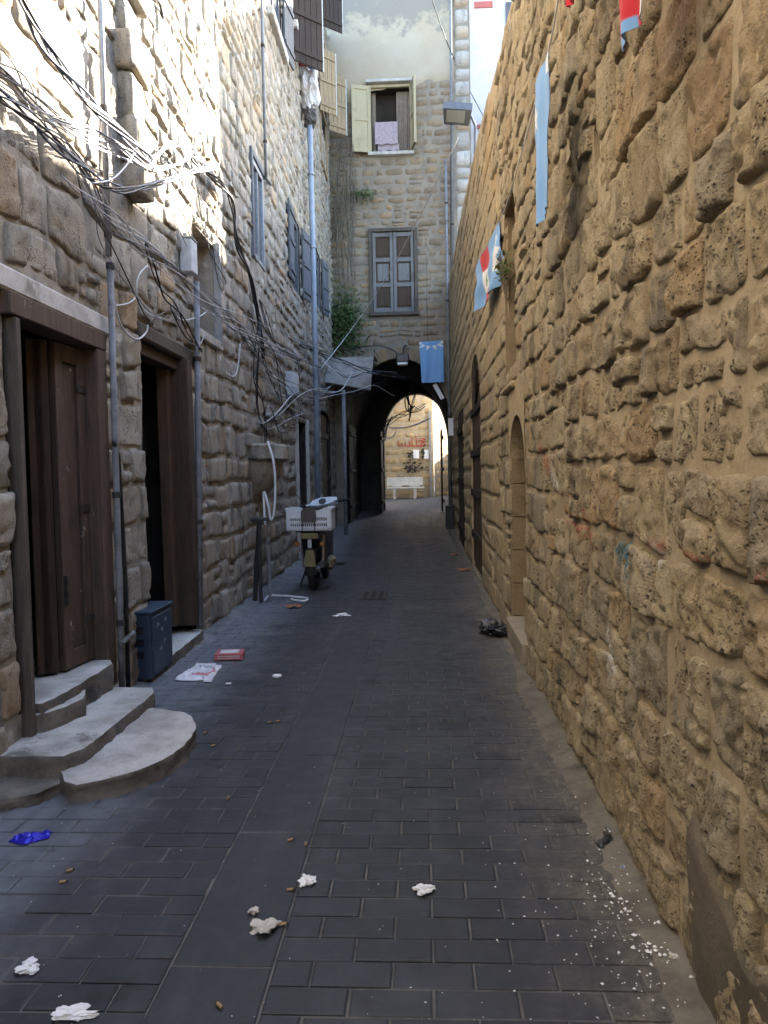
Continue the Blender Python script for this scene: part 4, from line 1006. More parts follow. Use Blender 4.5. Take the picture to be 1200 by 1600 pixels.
slab([(-2.3, 3.82), (-2.07, 3.84), (-1.96, 4.02), (-1.93, 4.2), (-2.0, 4.38), (-2.3, 4.45)], .1, .275, 'curved_step', steps, 7, M['stepstone'], M['stepside'])
# rubble under the left end of the steps
def rock(name, c, s, mat, par, seed, n=14, flat_=1.0):
    V = []; Fq = []
    for i in range(n+1):
        th = math.pi*i/n
        for j in range(2*n):
            ph = math.pi*j/n; d = np.array([math.sin(th)*math.cos(ph), math.sin(th)*math.sin(ph), math.cos(th)])
            d2 = np.sign(d)*np.abs(d)**.75; k = 1 + .26*float(fbm(d*1.4+seed, 2.0, 4, seed))
            V.append((c[0]+s[0]*d2[0]*k, c[1]+s[1]*d2[1]*k, c[2]+s[2]*d2[2]*k))
    for i in range(n):
        for j in range(2*n): Fq.append((i*2*n+j, i*2*n+(j+1) % (2*n), (i+1)*2*n+(j+1) % (2*n), (i+1)*2*n+j))
    return mesh_obj(name, V, [f[::-1] for f in Fq], mat, par, True, {'tint': ('FLOAT', [.3]*len(V))})
M['darkrock'] = stone_mat('grimy foundation rock', (.085, .078, .068), (.06, .055, .05), (.02, .018, .016), (.08, .07, .06), 50, .6)
slab([(-2.15, 3.30), (-1.95, 3.32), (-1.80, 3.42), (-1.72, 3.60), (-2.15, 3.62)], -.02, .06, 'base_ledge', steps, 11, M['stepside'], M['stepside'])
# sill of the side door
ss = empty('side_door_step', (-2.1, 6.4, 0), 'low white-topped doorstep below the half-open side door', 'step')
slab([(-2.6, 5.85), (-2.05, 5.86), (-2.01, 5.95), (-2.04, 6.95), (-2.1, 7.02), (-2.6, 7.02)], -.02, .10, 'step_block', ss, 9, plain('white step paint', (.66, .65, .62), (.50, .49, .46), 5, c3=(.25, .23, .2)), M['stepside'])

# blue steel cabinet
M['bluesteel'] = plain('faded dark blue steel', (.036, .062, .10), (.026, .044, .072), 5, .5, .15, .003, c3=(.085, .065, .05), spec=.45)
cab = empty('metal_cabinet', (-2.08, 5.7, .0), 'small dark blue steel cabinet standing beside the side door', 'cabinet')
cx0, cx1, cy0, cy1, cz0, cz1 = -2.20, -2.0, 5.47, 5.95, .03, .515
bd = MB().box(cx0, cx1, cy0, cy1, cz0, cz1, .008).build('body', M['bluesteel'], cab)
MB().box(cx0-.01, cx1+.015, cy0-.012, cy1+.012, cz1, cz1+.02, .006).build('lid', M['bluesteel'], cab)
MB().box(cx1-.002, cx1+.012, cy0+.03, cy1-.03, cz0+.03, cz1-.03, .005).build('door_panel', M['bluesteel'], cab)
M['void'] = flat('dark slot', (.01, .01, .012), .9)
for z in (.19, .28, .37): MB().box(cx0+.09, cx0+.15, cy0-.003, cy0+.01, z, z+.05).build('vent_slot', M['void'], bd)
for (x, y) in ((cx0+.02, cy0+.03), (cx1-.05, cy0+.03), (cx0+.02, cy1-.06), (cx1-.05, cy1-.06)): MB().box(x, x+.03, y, y+.03, 0, cz0).build('foot', M['blackpipe'], cab)
M['scrawl'] = flat('pale scrawl', (.30, .34, .40), .8)
mb = MB()
for k, (y, z) in enumerate(((5.58, .40), (5.66, .38), (5.75, .41), (5.62, .24), (5.72, .25))): mb.tube(spline([(cx1+.0125, y, z), (cx1+.0125, y+.025, z+.03*(-1)**k), (cx1+.0125, y+.05, z)], 4), .002, 4)
mb.build('scrawl', M['scrawl'], cab)

# meter boxes
M['boxgrey'] = flat('pale grey plastic', (.55, .58, .62), .5)
p = L3(294, 405, .06)
mt = empty('meter_box', (p.x, p.y, p.z-.14), 'small pale grey meter box beside the tan upper window on the left', 'electric box')
MB().box(p.x-.05, p.x+.06, p.y-.09, p.y+.09, p.z-.13, p.z+.16, .008).build('case', M['boxgrey'], mt); MB().box(p.x-.02, p.x+.065, p.y-.095, p.y+.095, p.z+.161, p.z+.18, .004).build('cover', M['galv'], mt)
p = L3(457, 602, .08)
mt = empty('junction_box', (p.x, p.y, p.z-.2), 'white junction box in the cable tangle left of the blue pipe', 'electric box')
MB().box(p.x-.09, p.x+.07, p.y-.22, p.y+.22, p.z-.20, p.z+.20, .012).build('case', M['boxgrey'], mt); MB().box(p.x+.07, p.x+.08, p.y-.2, p.y+.2, p.z-.18, p.z+.18, .004).build('door', M['boxgrey'], mt)

# stone corbel basin
bs = L3(402, 712, .0)
ba = empty('stone_basin', (bs.x, bs.y, bs.z-.35), 'projecting carved stone basin on the left wall before the motor scooter', 'basin')
V = []; Fq = []; nn = 22
rings = [(.52, .38, 0.14), (.57, .44, .11), (.58, .45, -.05), (.50, .37, -.09), (.47, .35, -.22), (.40, .28, -.36), (.28, .16, -.50)]
for (hl, dp, z) in rings:
    for k in range(nn+1):
        a = math.pi*k/nn; yy = -math.cos(a); xx = math.sin(a)**.32
        q = np.array([yy*3, xx*3, z*6]); V.append((bs.x-.06+dp*xx*1.05+.035*float(fbm(q, 1.5, 3, 2)), bs.y+hl*yy+.012*float(noise(q, 2, 4)), bs.z+z+.015*float(noise(q, 1.2, 7))))
for r_ in range(len(rings)-1):
    for k in range(nn): Fq.append((r_*(nn+1)+k, (r_+1)*(nn+1)+k, (r_+1)*(nn+1)+k+1, r_*(nn+1)+k+1))
Fq.append(tuple(range(nn+1))); Fq.append(tuple(reversed([(len(rings)-1)*(nn+1)+k for k in range(nn+1)])))
mesh_obj('bowl', V, [f[::-1] for f in Fq], M['stoneL'], ba, False, {'tint': ('FLOAT', [.9]*len(V))})
MB(FL.mat()).box(bs.y-.72, bs.y+.72, -.05, .05, bs.z+.10, bs.z+.26, .02).build('back_stone', M['mortarL'], ba)

# standpipe with tap and hose by the basin
sp = onG(408, 942, 0)
st = empty('water_standpipe', (sp.x, sp.y, 0), 'black water standpipe with a tap handle by the foot of the left wall', 'standpipe')
MB().tube([(sp.x, sp.y, 0), (sp.x, sp.y, 1.0)], .022).build('riser', M['blackpipe'], st); MB().tube([(sp.x-.1, sp.y+.12, 0), (sp.x-.06, sp.y+.1, .5), (sp.x+.0, sp.y+.02, .98)], .03).build('brace', M['blackpipe'], st)
MB().tube([(sp.x+.1, sp.y+.05, 0), (sp.x+.1, sp.y+.05, .78)], .016).build('side_riser', M['steel_pipe'], st); MB().tube([(sp.x-.10, sp.y, 1.0), (sp.x+.12, sp.y+.02, 1.0)], .02).build('tap_handle', M['blackpipe'], st)
M['whitehose'] = flat('white hose', (.72, .74, .78), .45, var=.04); M['whitecable'] = flat('white cable', (.62, .64, .68), .5, var=.08)
h0 = [onY(418, 690, 9.25), onY(427, 720, 9.2), onY(430, 760, 9.2), onY(428, 800, 9.2), onY(423, 812, 9.2), onY(419, 790, 9.2), onY(412, 770, 9.25), onY(414, 820, 9.2)]
tag(MB().tube(spline(h0, 8), .014, 8).build('hanging_hose', M['whitehose'], None, True), 'white hose looped down the left wall beside the stone basin', 'hose')
g = lambda x, y: onG(x, y, .016)
tag(MB().tube(spline([g(414, 938), g(420, 931), g(440, 931), g(465, 933), g(480, 935), g(476, 939), g(462, 938), g(455, 936)], 8), .014, 8).build('ground_hose', M['whitehose'], None, True), 'white hose end lying on the paving behind the motor scooter', 'hose')

# awning sheet over the shop door
aw = empty('sheet_awning', (-1.65, 18.6, 3.5), 'tilted pale metal sheet awning over the dark shop door left of the arch', 'awning')
M['sheet'] = plain('weathered painted sheet', (.30, .275, .255), (.20, .18, .165), 4, .7, .3, .004, c3=(.22, .18, .15))
c_ = [onY(499, 562, 18.9), onY(584, 556, 18.9), onY(579, 610, 18.25), onY(503, 597, 18.25)]
nx_ = 14; V = []
for i in range(nx_+1):
    for j in range(9):
        t = i/nx_; s_ = j/8; p = c_[0].lerp(c_[1], t).lerp(c_[3].lerp(c_[2], t), s_); V.append((p.x, p.y+.02*math.sin(t*9+s_*2), p.z+.015*math.sin(t*7+1)*s_))
V += [(x, y+.012, z+.004) for x, y, z in V]; m_ = (nx_+1)*9
ff = [(i*9+j, i*9+j+1, (i+1)*9+j+1, (i+1)*9+j) for i in range(nx_) for j in range(8)]; ff += [tuple(m_+k for k in reversed(f)) for f in ff]
mesh_obj('sheet', V, ff, M['sheet'], aw, True)
MB().tube([c_[3], c_[2]], .022, 6).build('edge_rail', M['iron'], aw)
back = [Vector((c_[0].x, 20.5, c_[0].z+.1)), Vector((c_[1].x, 20.5, c_[1].z+.1))]
MB().add([c_[0], c_[1], back[1], back[0]] + [v+Vector((0, 0, .02)) for v in (c_[0], c_[1], back[1], back[0])], [(0, 1, 2, 3), (7, 6, 5, 4), (0, 4, 5, 1), (1, 5, 6, 2)]).build('roof_sheet', M['sheet'], aw)
for k in (0, .5, 1): MB().tube([c_[0].lerp(c_[1], k), back[0].lerp(back[1], k)], .018, 6).build('bracket', M['iron'], aw)

# motor scooter
sc_o = onG(491, 921, 0); SX, SY = sc_o.x, sc_o.y-.3
ms = empty('motor_scooter', (SX, SY+.6, 0), 'old motor scooter parked by the left wall carrying a white crate', 'motor scooter')
M['rubber'] = flat('tyre rubber', (.018, .018, .018), .85); M['scoot_blk'] = flat('black scooter plastic', (.025, .025, .028), .4); M['chrome'] = flat('dull chrome', (.5, .5, .5), .3, .9, var=.2)
M['yellowplate'] = flat('yellowed plate', (.20, .165, .075), .7); M['scoot_blue'] = flat('pale blue dial cover', (.55, .66, .80), .35); M['seatpad'] = flat('worn brown vinyl', (.06, .048, .042), .6)
ax = (1, 0, 0)
for (y, nm) in ((SY+.30, 'rear_wheel'), (SY+1.50, 'front_wheel')):
    w_ = MB().torus((SX, y, .28), ax, .225, .055, 28, 10).build(nm, M['rubber'], ms, True)
    MB().torus((SX, y, .28), ax, .165, .018, 24, 6).build('rim', M['chrome'], w_, True); MB().disc((SX, y, .28), ax, .05, .16).build('hub', M['chrome'], w_)
    mb = MB()
    for k in range(10): a = math.pi*2*k/10; mb.tube([(SX, y, .28), (SX, y+.165*math.cos(a), .28+.165*math.sin(a))], .006, 5)
    mb.build('spoke', M['chrome'], w_)
mb = MB()
for k in range(9):
    a0 = math.radians(-10+150*k/9); a1 = math.radians(-10+150*(k+1)/9); y0 = SY+.30
    f_ = lambda a, r: (y0-r*math.cos(a), .28+r*math.sin(a))
    (ya, za), (yb, zb) = f_(a0, .30), f_(a1, .30); mb.add([(SX-.07, ya, za), (SX+.07, ya, za), (SX+.07, yb, zb), (SX-.07, yb, zb), (SX-.07, ya+.01, za-.012), (SX+.07, ya+.01, za-.012), (SX+.07, yb+.01, zb-.012), (SX-.07, yb+.01, zb-.012)], [(0, 1, 2, 3), (7, 6, 5, 4), (0, 3, 7, 4), (1, 5, 6, 2)])
mb.build('rear_fender', M['scoot_blk'], ms, True)
MB().prism([(SX-.05, .56), (SX+.05, .56), (SX+.075, .34), (SX-.075, .34)], (SY-.03, SY-.012), 1).build('number_plate', M['yellowplate'], ms)
MB().box(SX-.025, SX+.025, SY-.035, SY-.005, .58, .74, .01).build('tail_light', flat('cloudy tail light', (.55, .58, .62), .25), ms)
for s_ in (-1, 1):
    MB().tube([(SX+s_*.12, SY+.28, .30), (SX+s_*.13, SY+.34, .72)], [.024, .03], 10).build('shock_absorber', M['chrome'], ms)
    MB().box(SX+s_*.16-.03, SX+s_*.16+.03, SY-.02, SY+.02, .60, .66, .01).build('indicator', flat('amber lens', (.35, .14, .03), .3), ms)
    MB().tube([(SX+s_*.1, SY+1.5, .28), (SX+s_*.09, SY+1.28, .92)], .022, 8).build('fork_leg', M['chrome'], ms)
MB().box(SX-.18, SX+.18, SY-.04, SY+.42, .785, .805, .006).build('rack', M['blackpipe'], ms)
MB().box(SX-.11, SX+.11, SY-.06, SY-.03, .70, .775, .008).build('rack_plate', M['yellowplate'], ms)
MB().prism([(SY+.3, .40), (SY+.85, .34), (SY+1.15, .36), (SY+1.2, .5), (SY+.85, .60), (SY+.75, .74), (SY+.1, .78), (SY+.08, .70)], (SX-.12, SX+.12), 0).build('body', M['scoot_blk'], ms)
MB().box(SX-.13, SX+.13, SY+.42, SY+.95, .76, .84, .03).build('seat', M['seatpad'], ms)
MB().prism([(SY+1.12, .4), (SY+1.2, .38), (SY+1.30, .98), (SY+1.22, .98)], (SX-.16, SX+.16), 0).build('leg_shield', M['scoot_blk'], ms)
MB().tube([(SX+.15, SY+.55, .30), (SX+.16, SY+.05, .36), (SX+.16, SY-.1, .38)], [.035, .05, .045], 10).build('exhaust', M['blackpipe'], ms)
MB().box(SX+.14, SX+.26, SY+.42, SY+.72, .24, .42, .04).build('engine_cover', flat('oily aluminium', (.20, .18, .12), .5, .5), ms)
MB().box(SX+.2, SX+.36, SY+.78, SY+.84, .27, .30, .006).build('foot_peg', M['rubber'], ms)
MB().tube([(SX-.12, SY+.55, .3), (SX-.22, SY+.5, .015)], .014, 6).build('kickstand', M['blackpipe'], ms)
hb = MB().tube(spline([(SX-.36, SY+1.12, 1.06), (SX-.2, SY+1.18, 1.08), (SX, SY+1.22, 1.11), (SX+.2, SY+1.18, 1.14), (SX+.4, SY+1.10, 1.16)], 5), .014, 8).build('handlebar', M['chrome'], ms)
for a, b in (((SX-.38, SY+1.11, 1.055), (SX-.22, SY+1.17, 1.077)), ((SX+.26, SY+1.155, 1.145), (SX+.42, SY+1.09, 1.162))): MB().tube([a, b], .022, 10).build('grip', M['rubber'], hb)
Td = Matrix.Translation((SX+.02, SY+1.2, 1.12)) @ Matrix.Rotation(math.radians(-7), 4, 'Y') @ Matrix.Rotation(math.radians(42), 4, 'X')
mb = MB(Td); mb.prism([(-.20, -.03), (-.12, .035), (-.02, .065), (.1, .055), (.20, .045), (.2, -.01), (.06, -.045), (-.08, -.05)], (-.02, .02), 1)
dc = MB(Td).prism([(-.21, -.04), (-.14, .05), (-.02, .09), (.1, .08), (.21, .06), (.21, -.02), (.06, -.06), (-.08, -.07)], (-.05, .02), 2).build('dial_cover', M['scoot_blue'], ms)
MB(Td).tube([(0, 0, .02), (0, 0, .032)], .055, 20).build('dial', M['glass'], dc)
MB().box(SX-.2, SX+.2, SY+1.12, SY+1.26, .98, 1.08, .03).build('headset', M['scoot_blk'], ms)
mr = MB().tube(spline([(SX-.24, SY+1.16, 1.08), (SX-.30, SY+1.14, 1.18), (SX-.36, SY+1.10, 1.26)], 4), .006, 6).build('mirror_stalk', M['blackpipe'], ms)
Tm = Matrix.Translation((SX-.40, SY+1.09, 1.30)) @ Matrix.Rotation(math.radians(30), 4, 'Y')
mb = MB(); vs = [Tm @ Vector((.045*math.cos(a), y, .075*math.sin(a))) for y in (-.012, .012) for a in [2*math.pi*k/16 for k in range(16)]]
mb.add(vs, [tuple(range(16)), tuple(reversed(range(16, 32)))] + [(k, 16+k, 16+(k+1) % 16, (k+1) % 16) for k in range(16)]); mb.build('mirror', flat('brown mirror glass', (.25, .19, .14), .15, .6), mr)
# crate on the rack
M['crate'] = flat('white crate plastic', (.62, .65, .70), .5, var=.06)
cr = empty('plastic_crate', (SX, SY+.14, .806), 'white plastic crate with scooped rim on the back of the motor scooter', 'crate')
cw, y0, y1, z0, z1 = .285, SY-.06, SY+.36, .815, 1.10
MB().box(-cw+SX, cw+SX, y0, y1, z0-.008, z0+.006).build('floor', M['crate'], cr)
def crate_side(yc, nm):
    dip = .055; hole = []
    o = MB().prism([(SX-cw, z0+.02), (SX-cw+.02, z0), (SX+cw-.02, z0), (SX+cw, z0+.02), (SX+cw, z1), (SX+cw-.07, z1), (SX+.07, z1-dip), (SX-.09, z1-dip), (SX-cw+.10, z1), (SX-cw, z1)], (yc-.006, yc+.006), 1).build(nm, M['crate'], cr)
    sgn = -1
    for z in (z0+.02, z0+.09, z0+.16): MB().box(SX-cw+.005, SX+cw-.005, yc-.018, yc-.006, z, z+.012).build('rib', M['crate'], o)
    for k in range(18):
        x = SX-cw+.06 + k*(2*cw-.12)/17
        for z in (z0+.05, z0+.12): MB().box(x-.006, x+.006, yc-.0085, yc-.0062, z, z+.03).build('slot', M['void'], o)
    for x in (SX-cw+.0, SX+cw-.05): MB().box(x, x+.05, yc-.02, yc-.006, z0+.02, z1-.002, .006).build('corner_post', M['crate'], o)
crate_side(y0, 'rear_side'); crate_side(y1, 'front_side')
for x in (-1, 1):
    o = MB().box(SX+x*cw-.006, SX+x*cw+.006, y0+.007, y1-.007, z0, z1).build('end_side', M['crate'], cr)
    MB().box(SX+x*(cw+.012)-.006, SX+x*(cw+.012)+.006, y0, y1, z1-.03, z1-.005).build('rim', M['crate'], o)
pad = MB(); pad.prism([(SX-.095, .93), (SX-.09, 1.06), (SX-.06, 1.095), (SX+.07, 1.095), (SX+.10, 1.05), (SX+.095, .93)], (y0-.05, y0-.022), 1)
pd = pad.build('back_pad', flat('brown vinyl pad', (.075, .063, .055), .65), ms)
for x in (-.08, .08): MB().tube([(SX+x, y0-.03, .94), (SX+x, y0-.03, .79)], .006, 6).build('strap', M['rubber'], pd)
MB().box(SX-.2, SX+.16, SY+.02, SY+.30, .822, 1.0, .03).build('black_cloth', M['scoot_blk'], None); tag(bpy.data.objects['black_cloth'], 'dark bundle stuffed inside the white crate', 'bundle')
# ------------------------------------------------------------------ flags
def in_poly(P, x, y):
    r = np.zeros(x.shape, bool); n = len(P)
    for i in range(n):
        (x0, y0), (x1, y1) = P[i], P[(i+1) % n]
        c = ((y0 > y) != (y1 > y)) & (x < (x1-x0)*(y-y0)/((y1-y0) if y1 != y0 else 1e-9)+x0); r ^= c
    return r
def star(cx, cy, r, ri=.42, n=5, rot=0.0, asp=1.0):
    return [(cx+asp*(r if k % 2 == 0 else r*ri)*math.sin(math.pi*k/n+rot), cy-(r if k % 2 == 0 else r*ri)*math.cos(math.pi*k/n+rot)) for k in range(2*n)]
s_ = NT('printed flag cloth'); s_.out(s_.attr('print', 'Color'), .85, Specular_IOR_Level=.15)
s_.b.inputs['Sheen Weight'].default_value = .2; s_.bump(s_.noise(180, 3, .6), .2, .002); M['flag'] = s_.m
BLUE = (.20, .40, .72); WHITE = (.78, .78, .78); RED = (.58, .035, .05); GREEN = (.03, .22, .08)
def flag(name, corners, pattern, label, nu=44, nv=70, wave=.025, nrm=Vector((1, 0, 0)), seed=0, group='flags hung along the alley'):
    """corners tl,tr,br,bl; pattern(s,t)->list of (mask,colour)"""
    tl, tr, br, bl = corners; S, T = np.meshgrid(np.linspace(0, 1, nu+1), np.linspace(0, 1, nv+1), indexing='ij')
    A = lambda v: np.array(v)
    P = (1-T)[..., None]*((1-S)[..., None]*A(tl)+S[..., None]*A(tr)) + T[..., None]*((1-S)[..., None]*A(bl)+S[..., None]*A(br))
    wv = wave*(np.sin(S*9+seed+T*2.0)*(.3+.7*T) + .5*np.sin(S*17+T*5+seed*2)*(.3+.7*T)) + .25*wave*np.sin(T*13+S*3+seed)
    P = P + wv[..., None]*A(nrm)
    C = np.zeros(S.shape+(4,)); C[..., :3] = BLUE; C[..., 3] = 1
    for m_, c_ in pattern(S, T): C[m_, :3] = c_
    i = np.arange(nu)[:, None]*(nv+1)+np.arange(nv)[None, :]; f = np.stack([i, i+1, i+nv+2, i+nv+1], -1).reshape(-1, 4)
    n0 = (nu+1)*(nv+1); V = np.concatenate([P.reshape(-1, 3), P.reshape(-1, 3)+A(nrm)*.003]); f = np.concatenate([f, f[:, ::-1]+n0])
    C2 = np.concatenate([C.reshape(-1, 4)]*2)
    o = mesh_obj(name, V, f, M['flag'], None, True, {'print': ('FLOAT_COLOR', C2)}); tag(o, label, 'flag', group); return o
# long blue banner on the right wall
def R3(px, py, off=.19): return onR(px, py, off)
flag('blue_banner', (R3(834, 130), R3(858, 78), R3(859, 322), R3(838, 358)), lambda S, T: [(in_poly(star(.12, .27, .115, .38, 5, .1, 1.7), S, T), WHITE), (in_poly([(.75, .02), (1.0, .0), (1.0, .13), (.8, .11)], S, T), WHITE)], 'long pale blue banner with a white star hanging on the right wall', wave=.012, seed=1, nv=110)
# wide flag with red-white-red panel and cedar
def cedar(cx, cy, w_, h): return [(cx, cy-h), (cx+w_*.45, cy-h*.45), (cx+w_*.2, cy-h*.4), (cx+w_*.75, cy+.0), (cx+w_*.3, cy+.02), (cx+w_, cy+h*.55), (cx+w_*.15, cy+h*.5), (cx+w_*.15, cy+h), (cx-w_*.15, cy+h), (cx-w_*.15, cy+h*.5), (cx-w_, cy+h*.55), (cx-w_*.3, cy+.02), (cx-w_*.75, cy), (cx-w_*.2, cy-h*.4), (cx-w_*.45, cy-h*.45)]
def fp2(S, T):
    b = (S > .27) & (S < .52)
    return [(b & (T < .34), RED), (b & (T >= .34) & (T < .78), WHITE), (b & (T >= .78), RED), (in_poly(cedar(.395, .56, .075, .17), S, T), GREEN), (in_poly([(.78, .33), (.84, .12), (.90, .10), (.88, .3), (1.0, .42), (.9, .5), (.97, .78), (.86, .72), (.74, .66), (.82, .5)], S, T), WHITE)]
a = onY(744, 417, 8.6); b = onY(781, 347, 7.3); c = onY(783, 440, 7.3); d = onY(746, 487, 8.6)
flag('cedar_flag', (a, b, c, d), fp2, 'blue flag with a red-white cedar panel hanging out from the right wall', nu=80, nv=60, wave=.03, seed=3)
# red pennants at the top edge
p = R3(968, 0); 
def fp3(S, T): return [((T >= 0), RED), ((S > .80-.25*np.clip(T-.8, 0, 1)), WHITE), ((T > .93) & (S < .7), BLUE)]
flag('red_flag', (R3(948, -230), R3(1022, -260), R3(999, 20), R3(966, 82)), fp3, 'red, white and blue flag corner hanging at the top of the right wall', nu=30, wave=.015, seed=5)
flag('red_flag', (R3(876, -190), R3(908, -220), R3(893, 2), R3(886, 14)), lambda S, T: [((T >= 0), RED)], 'tip of a red flag at the top edge above the blue banner', nu=20, wave=.01, seed=6)
# blue flag over the arch
def fp4(S, T):
    out = []
    for k in range(6):
        a0 = math.pi*(.02+k*.16); a1 = a0+math.pi*.16; c_ = (.5, -.02); rx, ry = .44, .12
        q = lambda a, r: (c_[0]-rx*r*math.cos(a), c_[1]+ry*r*math.sin(a)+.02)
        out.append((in_poly([q(a0, 1), q(a1, 1), q((a0+a1)/2, 1.95)], S, T), WHITE))
    return out
yf = 20.1
flag('blue_flag', (onY(655, 534, yf), onY(692, 532, yf), onY(694, 597, yf), onY(659, 598, yf)), fp4, 'blue flag with a collar of white triangles hanging over the archway', wave=.02, nrm=Vector((0, 1, 0)), seed=2, nu=60)
MB().tube([onY(667, 400, yf+.05), onY(667, 470, yf), onY(668, 533, yf)], .006, 5).build('hanging_cord', M['blackpipe'], bpy.data.objects['blue_flag'])

tag(MB().tube(spline([R3(1040, -330, .16), R3(985, -240, .16), R3(895, -120, .16), R3(858, 76, .17), R3(812, 250, .12), onY(781, 346, 7.32), onY(744, 416, 8.62), R3(733, 470, .05)], 6), .004, 5).build('flag_line', M['whitecable'], None, True), 'thin pale line strung along the right wall holding the flags', 'cord')
# ------------------------------------------------------------------ lamps
fl = onY(714, 180, 11.0)
lm = empty('flood_light', (fl.x, fl.y, fl.z-.1), 'grey flat floodlight on an arm above the right wall', 'lamp')
M['lampgrey'] = flat('grey cast housing', (.12, .14, .17), .5, .3); M['lensglass'] = NT('lamp lens').out((.27, .30, .30), .2, Specular_IOR_Level=.6)
T = Matrix.Translation(fl) @ Matrix.Rotation(math.radians(6), 4, 'Y') @ Matrix.Rotation(math.radians(-16), 4, 'X')
hs = MB(T).prism([(-.20, -.14), (.20, -.14), (.18, .17), (-.17, .17)], (-.02, .09), 2).build('housing', M['lampgrey'], lm)
MB(T).box(-.15, .11, -.11, .11, -.026, -.019).build('lens', M['lensglass'], hs); MB(T).box(.05, .19, .0, .16, .09, .15, .01).build('driver_box', M['lampgrey'], hs)
MB().tube([fl+Vector((.2, .05, 0)), fl+Vector((.26, .08, -.12)), Vector((RX+.02, fl.y+.1, fl.z-.5))], .02, 8).build('arm', M['lampgrey'], lm)
p = onY(629, 567, 20.2)
ln = empty('passage_lamp', (p.x, 20.3, p.z-.15), 'small black lantern lamp hanging at the top of the archway', 'lamp')
MB().box(p.x-.17, p.x+.17, 20.05, 20.4, p.z, p.z+.22, .03).build('housing', M['scoot_blk'], ln); MB().box(p.x-.13, p.x+.13, 20.04, 20.3, p.z-.07, p.z-.002, .015).build('diffuser', M['paper'], ln)
MB().tube(spline([(p.x+.1, 20.55, p.z+.5), (p.x+.05, 20.3, p.z+.45), (p.x, 20.25, p.z+.22)], 5), .02, 6).build('bracket', M['blackpipe'], ln)
p = onY(673, 613, 26.4)
tl = empty('strip_lamp', (p.x, 26.4, p.z-.1), 'white strip lamp fixed at the far mouth of the passage', 'lamp')
T = Matrix.Translation(p) @ Matrix.Rotation(math.radians(35), 4, 'Y')
MB(T).box(-.3, .3, -.08, .08, -.05, .06, .02).build('housing', M['whiteframe'], tl); MB(T).box(-.28, .28, -.09, -.081, -.04, .05).build('diffuser', M['paper'], tl); MB().tube([p, p+Vector((.2, -.35, .2))], .02).build('bracket', M['iron'], tl)

# ------------------------------------------------------------------ bench in the courtyard
bz = gz(32.3); bx0 = onY(605, 770, 32.3).x; bx1 = onY(663, 770, 32.3).x
bn = empty('courtyard_bench', ((bx0+bx1)/2, 32.3, bz), 'pale stone bench with arched backrest in the courtyard beyond the arch', 'bench')
M['benchstone'] = plain('pale bench concrete', (.66, .67, .65), (.55, .56, .54), 5)
MB().box(bx0, bx1, 31.95, 32.4, bz+.42, bz+.48, .015).build('seat', M['benchstone'], bn)
hb_ = [(bx0, bz+.90), (bx0, bz+.6)]
for c0 in (.08, .5, .92):
    xc = bx0+(bx1-bx0)*c0; r_ = .2 if c0 == .5 else .1
    hb_ += [(xc-r_, bz+.50), (xc-r_*.6, bz+.56), (xc+r_*.6, bz+.56), (xc+r_, bz+.50)]
hb_ = [(bx0-.02, bz+.90), (bx0-.02, bz+.5)] + hb_[2:] + [(bx1-.05, bz+.5), (bx1-.05, bz+.90)]
MB().prism(hb_, (32.4, 32.47), 1).build('backrest', M['benchstone'], bn)
for t_ in (.2, .75): MB().box(bx0+(bx1-bx0)*t_-.06, bx0+(bx1-bx0)*t_+.06, 32.0, 32.45, bz-.01, bz+.42, .01).build('leg', M['benchstone'], bn)

# ------------------------------------------------------------------ washing and bag at the upper window
wy_ = 15.2; M['bagcloth'] = flat('white bag cloth', (.72, .70, .70), .8); M['redcloth'] = flat('red cloth', (.45, .05, .06), .8); M['bluecloth'] = flat('blue cloth', (.06, .14, .42), .8)
def crumple(name, c, s, mat, par, seed, n=16, k=.35, sharp=1.0):
    V = []; Fq = []
    for i in range(n+1):
        th = math.pi*i/n
        for j in range(2*n):
            ph = math.pi*j/n; d = np.array([math.sin(th)*math.cos(ph), math.sin(th)*math.sin(ph), math.cos(th)])
            r = 1 + k*float(fbm(d+seed*3.1, 1.8, 3, seed)) - k*.5*abs(float(noise(d+seed, 3.5, seed+2)))
            V.append((c[0]+s[0]*d[0]*r, c[1]+s[1]*d[1]*r, c[2]+s[2]*d[2]*r))
    for i in range(n):
        for j in range(2*n): Fq.append((i*2*n+j, (i+1)*2*n+j, (i+1)*2*n+(j+1) % (2*n), i*2*n+(j+1) % (2*n)))
    return mesh_obj(name, V, Fq, mat, par, False)
p = onY(482, 138, wy_)
wb = empty('laundry_bundle', (p.x, wy_, p.z-.4), 'white cloth bag and bright washing hanging outside the upper left window', 'laundry')
crumple('bag', (p.x, wy_, p.z), (.20, .2, .40), M['bagcloth'], wb, 3, 20); q = onY(480, 100, wy_); crumple('red_cloth', (q.x-.08, wy_-.1, q.z), (.16, .14, .12), M['redcloth'], wb, 5); q = onY(488, 103, wy_); crumple('blue_cloth', (q.x, wy_-.15, q.z), (.09, .1, .14), M['bluecloth'], wb, 6); q = onY(500, 98, wy_); crumple('red_sleeve', (q.x, wy_-.1, q.z), (.07, .08, .16), M['redcloth'], wb, 8)
q = onY(484, 182, wy_); crumple('dark_cloth', (q.x, wy_, q.z), (.13, .14, .2), flat('dark cloth', (.09, .075, .07), .8), wb, 9)
MB().tube([(lx(wy_), wy_, p.z+.42), (p.x+.25, wy_, p.z+.42)], .015).build('rail', M['iron'], wb)

